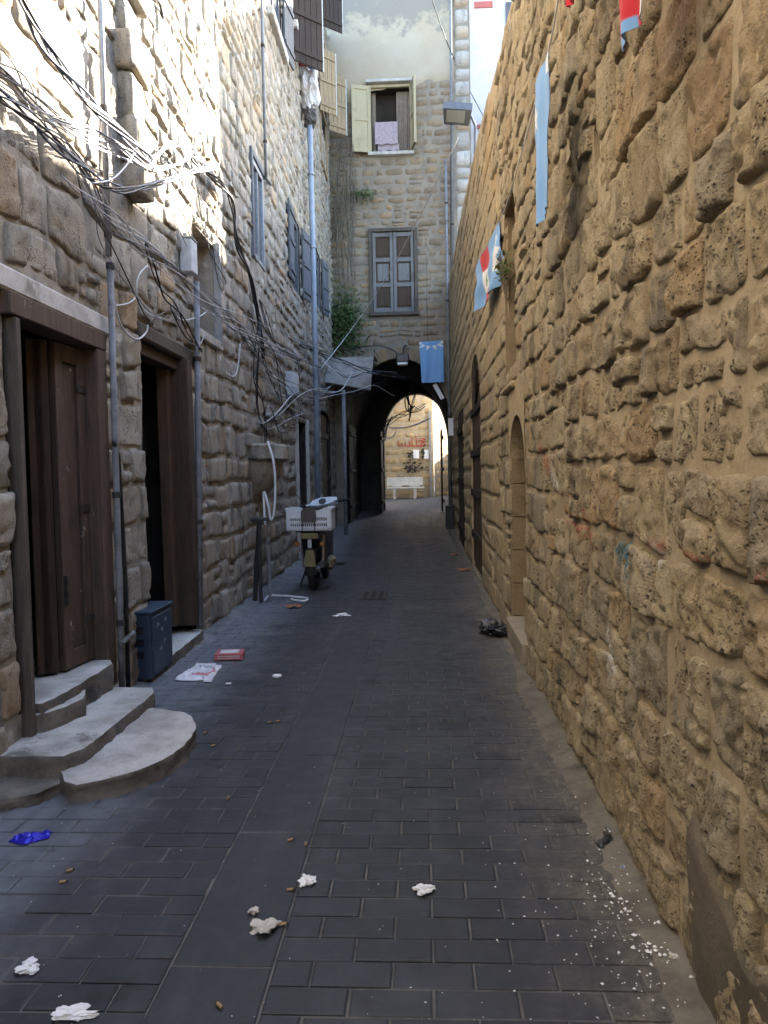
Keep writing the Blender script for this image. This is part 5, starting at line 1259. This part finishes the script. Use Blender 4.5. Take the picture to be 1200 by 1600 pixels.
# ------------------------------------------------------------------ plants
M['leaf'] = plain('green leaves', (.075, .12, .035), (.045, .08, .025), 6, .7, 0); M['dryvine'] = plain('dry vine stems', (.20, .17, .13), (.12, .10, .08), 12, .9, 0)
def leafy(name, c, s, n, size, par, seed, mat):
    r = random.Random(seed); V = []; Fq = []
    for k in range(n):
        d = Vector((r.gauss(0, .45), r.gauss(0, .45), r.gauss(0, .45))); p = Vector((c[0]+s[0]*d.x, c[1]+s[1]*d.y, c[2]+s[2]*d.z))
        a = Vector((r.uniform(-1, 1), r.uniform(-1, 1), r.uniform(-.6, .6))).normalized()*size*r.uniform(.6, 1.3); b = a.orthogonal().normalized()*a.length*.32
        b0 = len(V); V += [p-a, p+b, p+a, p-b]; Fq.append((b0, b0+1, b0+2, b0+3))
    return tag(mesh_obj(name, V, Fq, mat, par), kind='stuff')
vn = empty('corner_vine', (-2.0, 20.3, 4.8), 'dry hanging vine with a green tuft in the corner left of the arch house', 'vine')
r = random.Random(4); mb = MB()
for k in range(40):
    px = r.uniform(512, 556); y0_ = r.uniform(195, 330); y1_ = y0_ + r.uniform(90, 230); a = onY(px, y0_, 20.42); b = onY(px+r.uniform(-10, 10), min(y1_, 520), 20.42); m_ = a.lerp(b, .5)+Vector((r.uniform(-.15, .15), -r.uniform(.0, .18), 0))
    mb.tube(spline([a, m_, b], 4), r.uniform(.005, .012), 4, False)
tag(mb.build('stems', M['dryvine'], vn), kind='stuff')
c_ = onY(540, 505, 20.25); leafy('foliage', c_, (.55, .28, .95), 1500, .07, vn, 5, M['leaf']); c_ = onY(528, 300, 20.3); leafy('sparse_leaves', c_, (.4, .2, 2.2), 260, .05, vn, 6, plain('olive dry leaves', (.12, .125, .07), (.085, .085, .055), 6, .8, 0)); c_ = onY(565, 303, 20.4); leafy('tuft', c_, (.45, .12, .16), 220, .05, vn, 7, M['leaf'])
p = onR(787, 420, .03)
wp = empty('wall_plant', (p.x, p.y, p.z-.25), 'small green plant growing out of the window slot in the right wall', 'plant')
leafy('leaves', p, (.07, .16, .17), 110, .035, wp, 9, plain('fresh leaves', (.13, .19, .05), (.08, .12, .035), 6, .7, 0)); mb = MB()
for k in range(6): mb.tube([p+Vector((.02, .02*k-.06, -.25)), p+Vector((-.05, .08*k-.2, .1))], .004, 4)
mb.build('stems', M['dryvine'], wp)

# ------------------------------------------------------------------ cables
M['blackcable'] = flat('black cable', (.022, .023, .027), .5); M['greycable'] = flat('grey cable', (.17, .19, .23), .5); M['bluegrey'] = flat('blue-grey cable', (.10, .13, .19), .5)
def bundle(name, label, paths, seed=0, cat='cables'):
    r = random.Random(seed); first = Vector(paths[0][0][0]); b = empty(name, first, label, cat, 'cables strung along the left wall')
    for pts, rad, mat, copies, spread in paths:
        for k in range(copies):
            P = []; tw = r.uniform(0, 6.28)
            for i, p in enumerate(spline(pts, 7)):
                a = tw + i*.35; P.append(Vector(p) + spread*Vector((math.cos(a)*.5, math.sin(a)*.6, math.sin(a+1.1))))
            MB().tube(P, rad*r.uniform(.5, .75), 6).build('cable', mat if not isinstance(mat, list) else mat[k % len(mat)], b, True)
    return b
X = lambda *pp, off=.15: [L3(x, y, off) for x, y in pp]
bc, gc, wc, bg_ = M['blackcable'], M['greycable'], M['whitecable'], M['bluegrey']
bundle('cable_bundle', 'thick twisted blue-grey cable bundle sagging from the top left corner to the wall hook', [
    (X((20, -40), (60, 55), (120, 135), (170, 190), (235, 250), off=.30), .011, [bg_, gc, gc, bc], 6, .022)], 1)
bundle('cable_bundle', 'grey and black cable bundle crossing the left wall below the twisted bundle', [
    (X((-20, 95), (40, 150), (110, 190), (170, 222), (232, 258), off=.22), .007, [gc, wc, gc, bc], 5, .025),
    (X((-20, 110), (70, 185), (150, 225), (238, 262), off=.2), .006, [wc, gc], 3, .02),
    (X((-20, 75), (30, 115), (60, 180), (100, 215), off=.15), .006, bc, 2, .03)], 2)
bundle('cable_bundle', 'slack blue and white cable bundle drooping under the wall hook', [
    (X((-20, 135), (50, 185), (110, 250), (150, 280), (195, 297), (245, 288), (300, 268), (340, 262), off=.25), .010, [bg_, bc, M['bluegrey']], 4, .022),
    (X((235, 255), (262, 228), (290, 226), (312, 252), (322, 268), off=.2), .011, [wc, wc, gc, bg_], 5, .03),
    (X((240, 262), (270, 262), (300, 240), (305, 224), off=.2), .010, wc, 3, .025),
    (X((145, 286), (175, 280), (200, 255), (215, 228), off=.28), .010, wc, 1, .0)], 3)
bundle('cable_bundle', 'black cable trunk dropping down the left wall past the narrow window', [
    (X((300, 245), (330, 272), (352, 300), (366, 330), (372, 385), (392, 440), (405, 500), (412, 560), off=.10), .020, bc, 3, .03),
    (X((290, 250), (312, 320), (335, 400), (350, 450), off=.08), .007, [bc, gc], 4, .05),
    (X((405, 500), (400, 580), (408, 640), (418, 690), off=.09), .010, bc, 5, .07)], 4)
bundle('cable_bundle', 'fan of pale wires running down from the hook toward the archway', [
    (X((70, 200), (130, 275), (190, 350), (250, 410), (330, 480), (420, 540), (515, 585), off=.22), .0055, [wc, gc, bc, wc], 6, .05),
    (X((105, 260), (160, 330), (215, 380), (330, 470), (400, 510), (500, 545), off=.26), .005, [gc, wc], 3, .05),
    (X((120, 270), (145, 330), (165, 380), (230, 490), (245, 496), (265, 489), off=.15), .006, [bc, gc], 2, .03),
    (X((330, 480), (380, 520), (440, 590), (500, 620), off=.16), .007, [bc, wc], 3, .06),
    (X((225, 385), (250, 440), (268, 475), (290, 510), (318, 545), off=.12), .010, bc, 2, .03)], 5)
bundle('cable_bundle', 'loose white cable loops on the wall around the two left doors', [
    (X((178, 470), (190, 510), (212, 530), (228, 520), (231, 508), off=.08), .010, wc, 1, 0),
    (X((230, 415), (217, 430), (213, 455), (222, 480), (236, 492), (250, 497), off=.07), .010, wc, 1, 0),
    (X((268, 475), (270, 485), (285, 500), (310, 495), (321, 488), off=.07), .009, wc, 1, 0),
    (X((345, 555), (350, 580), (362, 590), (372, 575), (374, 540), off=.07), .009, wc, 2, .02),
    (X((176, 478), (200, 474), (212, 465), off=.06), .008, wc, 1, 0),
    (X((268, 475), (290, 530), (312, 537), (318, 525), off=.07), .009, [wc, bc], 2, .02)], 6)
bundle('cable_bundle', 'thin dark wires falling from the roof across the sunlit stones', [
    (X((185, -20), (210, 55), (225, 140), (245, 210), (252, 250), (270, 285), (300, 380), off=.10), .007, bc, 1, 0),
    (X((240, -20), (262, 30), (275, 90), (300, 190), (312, 240), off=.08), .006, bc, 2, .03), (X((240, 0), (258, 20), off=.05), .02, bc, 2, .05),
    (X((243, 265), (258, 310), (285, 370), (310, 420), off=.08), .006, bc, 1, 0)], 7)
bundle('cable_bundle', 'tangle of black and white wires around the junction box by the blue pipe', [
    (X((400, 480), (430, 520), (455, 560), (470, 585), off=.12), .011, [bc, gc], 4, .1), (X((380, 500), (420, 560), (445, 620), (470, 640), off=.12), .009, [bc, bc, wc], 5, .12),
    (X((410, 650), (435, 640), (460, 625), (500, 612), (530, 590), off=.15), .010, [wc, gc, bc], 5, .12), (X((430, 600), (470, 650), (440, 665), (415, 650), off=.1), .009, [bc, wc], 4, .12)], 8)
o3 = lambda px, py, y: onY(px, py, y)
bundle('cable_bundle', 'wires sagging across the front of the sheet awning to the archway', [
    ([o3(505, 560, 17.5), o3(540, 585, 17.6), o3(575, 583, 18.0), o3(620, 585, 20.1)], .012, [wc, bc, gc], 3, .06),
    ([o3(498, 612, 16.4), o3(530, 612, 17.2), o3(546, 590, 17.6), o3(549, 583, 17.7)], .013, wc, 2, .03),
    ([o3(498, 620, 16.4), o3(550, 617, 17.6), o3(590, 598, 18.4), o3(615, 620, 20.2)], .010, [bc, wc], 2, .08),
    ([o3(470, 535, 14), o3(520, 560, 17), o3(570, 578, 18.0), o3(640, 590, 20.2)], .015, bc, 3, .05),
    ([o3(545, 545, 20.4), o3(590, 540, 20.4), o3(615, 548, 20.4), o3(625, 560, 20.3)], .022, bc, 1, 0)], 9)
def wire(name, pts, r_, mat, label): tag(MB().tube(spline(pts, 6), r_, 6).build(name, mat, None, True), label, 'wire')
wire('white_wire', [o3(716, 215, 11.2), o3(660, 330, 14), o3(600, 440, 16), o3(545, 520, 17), o3(498, 580, 16.3)], .009, M['whitecable'], 'straight white wire slanting from the floodlight down to the blue pipe')
wire('thin_wire', [o3(672, -10, 19), o3(700, 70, 20), o3(728, 130, 22), o3(757, 185, 24)], .012, bc, 'thin dark wire slanting across the plastered top of the arch house')
wire('thin_wire', [o3(705, 190, 20.4), o3(704, 330, 20.4), o3(706, 520, 20.4)], .012, bc, 'thin black wire hanging straight down beside the arch house corner pipe')
bundle('cable_bundle', 'knot of black and white cables hanging in the far mouth of the passage', [
    ([o3(635, 600, 25.3), o3(637, 635, 25.3), o3(645, 640, 25.3)], .03, bc, 6, .12), ([o3(598, 665, 25.3), o3(625, 650, 25.3), o3(645, 640, 25.4), o3(662, 636, 25.6)], .02, bc, 5, .12),
    ([o3(652, 605, 25.3), o3(645, 630, 25.3), o3(640, 655, 25.3)], .022, bc, 5, .1), ([o3(600, 660, 26.5), o3(615, 668, 26.5), o3(640, 668, 26.5), o3(672, 652, 26.5)], .035, M['whitecable'], 3, .04), ([o3(604, 686, 26.3), o3(614, 682, 26.3), o3(618, 674, 26.3)], .03, M['whitecable'], 1, 0), ([o3(600, 690, 25.3), o3(603, 670, 25.3), o3(610, 655, 25.3)], .025, [bc, M['whitecable']], 6, .12)], 10)

# ------------------------------------------------------------------ posters, boxes, grate
p = onR(707, 668, .06); q = o3(706, 655, 19.0)
V = [(q.x+.05*math.sin(k)*.2, 19.0+j*.16-.008*k, q.z+.05-.1*k+.0) for k in range(6) for j in range(3)]
o = MB().box(q.x-.09, q.x+.07, 18.98, 18.995, q.z-.4, q.z+.02).build('paper_notice', M['paper'], None); tag(o, 'torn white paper notice at the right edge of the archway', 'notice', 'paper notices')
q = o3(685, 612, 20.2); T = Matrix.Translation(q) @ Matrix.Rotation(math.radians(-28), 4, 'Y')
o = MB(T).box(-.05, .06, -.01, .01, -.22, .22, .004).build('white_strip', M['paper'], None); tag(o, 'white paper strip hanging slanted below the blue arch flag', 'paper')
q = onG(708, 806, .1)
bx = empty('dark_bin', (.62, 19.2, .14), 'dark box standing against the right wall near the arch', 'box'); MB().box(.58, .78, 19.0, 19.4, .14, .68, .015).build('case', M['blackpipe'], bx); MB().box(.57, .79, 18.98, 19.42, .68, .71, .01).build('lid', M['blackpipe'], bx)
a = onG(562, 938); b = onG(600, 925)
gr = empty('drain_grate', ((a.x+b.x)/2, (a.y+b.y)/2, 0), 'rusty iron drain grate set in the paving right of the motor scooter', 'drain grate')
x0_, x1_, y0_, y1_ = a.x, b.x+.03, a.y, b.y
MB().box(x0_, x1_, y0_, y0_+.04, .0, .012).build('frame_bar', M['iron'], gr); MB().box(x0_, x1_, y1_-.04, y1_, .0, .012).build('frame_bar', M['iron'], gr)
MB().box(x0_, x1_, y0_+.04, y1_-.04, .003, .006).build('pit', M['void'], gr)
for k in range(4): xx = x0_+(x1_-x0_)*k/3; MB().box(xx-.02, xx+.02, y0_+.04, y1_-.04, .0, .013).build('bar', M['iron'], gr)

# ------------------------------------------------------------------ litter
M['tissue'] = flat('white tissue', (.80, .80, .80), .9, var=.05); M['tissue2'] = flat('soiled tissue', (.60, .56, .50), .9, var=.2)
def sheet_litter(name, c, s, mat, label, cat, seed, hgt=.03, n=16, rot=0.0, outline=None, group=None):
    V = []; cr_, sr_ = math.cos(rot), math.sin(rot)
    for i in range(n+1):
        for j in range(n+1):
            x = (i/n-.5); y = (j/n-.5); k = 1+.35*float(noise(np.array([math.atan2(y, x)*1.3, seed, 0.]), 1.0, seed)); r_ = max(abs(x), abs(y))*2
            if outline == 'round' and r_ > 0: f = r_/2/max(math.hypot(x, y), 1e-6); x *= f; y *= f; 
            x, y = x*s[0]*k, y*s[1]*k
            z = .006 + hgt*max(0, .35+float(fbm(np.array([x*1.0, y*1.0, seed*1.0]), 16/max(s[0]*4, .2), 3, seed)))*(1-r_**6)*(.75+.5*float(noise(np.array([x, y, 3.]), 60/max(s[0]*8, .3), seed+4)))
            V.append((c[0]+x*cr_-y*sr_, c[1]+x*sr_+y*cr_, c[2]+z))
    m_ = (n+1)**2; V += [(x, y, z-.003) for x, y, z in V]
    ff = [(i*(n+1)+j, (i+1)*(n+1)+j, (i+1)*(n+1)+j+1, i*(n+1)+j+1) for i in range(n) for j in range(n)]; ff += [tuple(m_+k for k in reversed(f)) for f in ff]
    o = mesh_obj(name, V, ff, mat, None, False); tag(o, label, cat, group); return o
for k, (px, py, w_, h_, m_, lab) in enumerate(((535, 962, .16, .14, 'tissue', 'crumpled white tissue on the paving in front of the drain grate'), (482, 1380, .062, .07, 'tissue', 'balled white tissue just right of the long paving line, near two cigarette ends'), (663, 1393, .07, .06, 'tissue', 'curled white tissue alone in the middle of the paving'), (412, 1452, .10, .09, 'tissue2', 'soiled crumpled tissue heap on the smooth paving band'), (46, 1515, .085, .075, 'tissue', 'white tissue scrap near the bottom left corner'), (114, 1588, .12, .06, 'tissue', 'torn white tissue at the bottom edge of the picture'), (397, 1427, .035, .03, 'tissue2', 'tiny soiled paper scrap above the soiled tissue heap'), (1052, 1500, .03, .03, 'tissue2', 'yellowish food scrap at the foot of the right wall'))):
    c = onG(px, py); o = crumple('tissue', (c.x, c.y, .010), (w_*.45, h_*.45, .012 if w_ > .05 else .008), M[m_], None, 11+k, 14, .75); tag(o, lab, 'tissue', 'paper litter')
c = onG(312, 1052); M['bagprint'] = None
s2 = NT('printed carrier bag'); c2 = s2.attr('print', 'Color'); s2.bump(s2.noise(30, 4, .6), .5, .01); s2.out(c2, .4); 
# carrier bag with red and dark print
V = []; C = []; n = 40; cb = [onG(276, 1064), onG(306, 1036), onG(350, 1040), onG(334, 1066)]
for i in range(n+1):
    for j in range(n+1):
        s0, t0 = i/n, j/n; p = cb[0].lerp(cb[3], s0).lerp(cb[1].lerp(cb[2], s0), t0); e = 1-max(abs(s0-.5), abs(t0-.5))*2
        z = .008 + .035*max(0, .3+float(fbm(np.array([s0*3, t0*3, 5.]), 1.3, 3, 7)))*min(1, e*4+.1)
        jx = .03*float(noise(np.array([s0*4, t0*4, 1.]), 1.2, 3)); V.append((p.x+jx, p.y+jx*.7, z))
        c_ = (.74, .72, .74, 1)
        if .74 < t0 < .84 and .3 < s0 < .85 and int(s0*60) % 3: c_ = (.08, .08, .11, 1)
        if .30 < t0 < .42 and .25 < s0 < .8 and (int(s0*40+t0*20) % 4): c_ = (.60, .06, .08, 1)
        if .42 < t0 < .72 and abs((s0-.78)-.12*math.sin((t0-.42)*9)) < .03: c_ = (.62, .12, .14, 1)
        C.append(c_)
m_ = len(V); V += [(x, y, z-.004) for x, y, z in V]; ff = [(i*(n+1)+j, (i+1)*(n+1)+j, (i+1)*(n+1)+j+1, i*(n+1)+j+1) for i in range(n) for j in range(n)]; ff += [tuple(m_+k for k in reversed(f)) for f in ff]
tag(mesh_obj('carrier_bag', V, ff, s2.m, None, True, {'print': ('FLOAT_COLOR', C+C)}), 'flattened white carrier bag with red and dark print before the side door', 'bag')
a = onG(335, 1033); b = onG(374, 1034); cbx = empty('cardboard_box', ((a.x+b.x)/2, a.y+.1, 0), 'small red and white cardboard carton lying beside the carrier bag', 'carton')
M['redcard'] = flat('red printed card', (.50, .13, .13), .7); M['whitecard'] = flat('white card', (.70, .66, .66), .7)
T = Matrix.Translation(((a.x+b.x)/2, a.y+.09, 0)) @ Matrix.Rotation(.12, 4, 'Z')
bb = MB(T).box(-.115, .115, -.09, .09, .005, .058, .003).build('carton', M['redcard'], cbx); MB(T).box(-.075, .075, -.06, .06, .058, .0605).build('top_label', M['whitecard'], bb); MB(T).box(-.09, .09, -.0925, -.0901, .02, .026).build('side_print', M['whitecard'], bb); MB(T).box(-.09, .09, -.0925, -.0901, .036, .042).build('side_print', M['whitecard'], bb)
c = onG(786, 992); crumple('bin_bag', (c.x-.06, c.y, .05), (.15, .14, .075), flat('black bin liner', (.012, .012, .013), .3), None, 4, 18, .5); tag(bpy.data.objects['bin_bag'], 'crumpled black plastic bag at the foot of the right wall by the niche', 'bag')
c = onG(44, 1310); o = sheet_litter('snack_wrapper', c, (.15, .09), flat('shiny blue foil', (.03, .03, .55), .25, .3), 'shiny blue snack wrapper near the door steps at the left edge', 'wrapper', 31, .03, 12); 
c = onG(948, 1318); rg = sheet_litter('black_rag', c, (.10, .06), M['scoot_blk'], 'black rag scrap with a silver foil end by the right wall', 'rag', 33, .03, 12, .6); crumple('foil', (c.x+.01, c.y+.03, .03), (.015, .02, .03), M['chrome'], rg, 3, 8)
c = onG(970, 1358); sheet_litter('foil_scrap', c, (.035, .03), flat('blue-grey foil', (.25, .30, .40), .3, .4), 'small blue-grey foil scrap below the black rag', 'foil', 35, .012, 8)
c = onG(433, 1058); o = MB().tube([(c.x, c.y, .003), (c.x, c.y, .014)], .035, 24).build('cup_lid', M['tissue'], None); tag(o, 'round white plastic lid lying flat on the paving', 'lid'); MB().torus((c.x, c.y, .014), (0, 0, 1), .032, .003, 24, 6).build('rim', M['tissue'], o)
c = onG(357, 1070); o = MB().box(c.x-.02, c.x+.02, c.y-.01, c.y+.01, .003, .014, .003).build('paper_stub', M['tissue'], None); tag(o, 'tiny white paper stub in front of the carrier bag', 'paper')
M['leaf_dry'] = flat('orange dry leaf', (.42, .13, .035), .7)
for k, (px, py, s0, lab) in enumerate(((727, 892, .13, 'larger orange dry leaf near the right wall'), (710, 868, .09, 'smaller orange dry leaf farther along the right wall'), (459, 950, .11, 'orange dry leaf behind the motor scooter, by the hose'))):
    c = onG(px, py); P = [(c.x+s0*1.0*math.cos(a)*(1 if i % 2 else .5), c.y+s0*.9*math.sin(a)*(1 if i % 2 else .5)) for i, a in enumerate([2*math.pi*q/10 for q in range(10)])]
    V = [(c.x, c.y, .035)]+[(x, y, .006+.014*((i*7) % 3)) for i, (x, y) in enumerate(P)]; V += [(x, y, z+.002) for x, y, z in V]; ff = [(0, 1+i, 1+(i+1) % 10) for i in range(10)]; ff += [tuple(11+q for q in reversed(f)) for f in ff]
    tag(mesh_obj('dry_leaf', V, ff, M['leaf_dry'], None), lab, 'leaf', 'dry leaves')
M['filter'] = flat('tan cigarette filter', (.42, .26, .12), .8); M['ash'] = flat('burnt tobacco', (.04, .03, .025), .9); M['cig'] = flat('cigarette paper', (.6, .58, .54), .8)
butts = [(455, 1314, .5, 'left of the pair of cigarette ends above the balled tissue'), (478, 1320, 1.6, 'right of the pair of cigarette ends above the balled tissue'), (455, 1392, .2, 'cigarette end left of the balled white tissue'), (110, 1362, .8, 'upper of two cigarette ends left of the paving middle'), (100, 1380, .3, 'lower of two cigarette ends left of the paving middle'), (342, 1573, 2.4, 'cigarette end at the bottom edge on the smooth band'), (357, 1248, 1.4, 'cigarette end beside the long left paving line'), (422, 1130, .1, 'left of two cigarette ends in the middle distance'), (435, 1128, .1, 'right of two cigarette ends in the middle distance'), (321, 1146, .7, 'cigarette end right of the lowest step'), (334, 1166, .9, 'cigarette end just below the one beside the lowest step'), (444, 1446, .3, 'dark cigarette end touching the soiled tissue heap')]
for px, py, an, lab in butts:
    c = onG(px, py); d = Vector((math.cos(an), math.sin(an), 0)); c = Vector((c.x, c.y, .0065))
    o = MB().tube([c-d*.016, c+d*.008], .005, 8).build('cigarette_end', M['filter'], None, True); MB().tube([c+d*.0082, c+d*.015], [.0048, .004], 8).build('burnt_tip', M['ash'], o, True); tag(o, lab if 'cigarette' in lab else lab, 'cigarette end', 'cigarette ends on the paving')
# crumbs scattered on the right: too many to count
r = random.Random(12); V = []; Fq = []
def crumb(x, y, s0):
    b0 = len(V); h = s0*r.uniform(.5, 1); z = gz(y)+.012 if x > .5 else gz(y)+.002
    for q in range(5): a = 2*math.pi*q/5+r.random(); V.append((x+s0*math.cos(a)*r.uniform(.6, 1.2), y+s0*math.sin(a)*r.uniform(.6, 1.2), z))
    V.append((x, y, z+h)); Fq.extend([(b0+q, b0+(q+1) % 5, b0+5) for q in range(5)])
for k in range(230):
    t_ = r.random()**1.4; px = r.gauss(985-20*t_, 46-10*t_) if r.random() < .75 else r.uniform(760, 1060); py = r.gauss(1440, 95); px += (py-1440)*.28
    if py > 1600 or px > 1050+ (py-1500)*.45: continue
    c = onG(px, py); crumb(c.x, c.y, r.choice((.0025, .003, .004, .005)))
for k in range(26): py_ = r.gauss(1460, 45); c = onG(r.gauss(1000, 20)+(py_-1460)*.5, py_); crumb(c.x, c.y, r.uniform(.005, .010))
for k in range(420): yy = 2.0+r.random()**1.6*10; crumb(r.uniform(lx(yy)+.1, .72), yy, r.uniform(.0012, .0035))
o = mesh_obj('crumbs', V, Fq, M['tissue'], None); tag(o, 'white crumbs and specks strewn over the paving', 'crumbs', None, 'stuff')
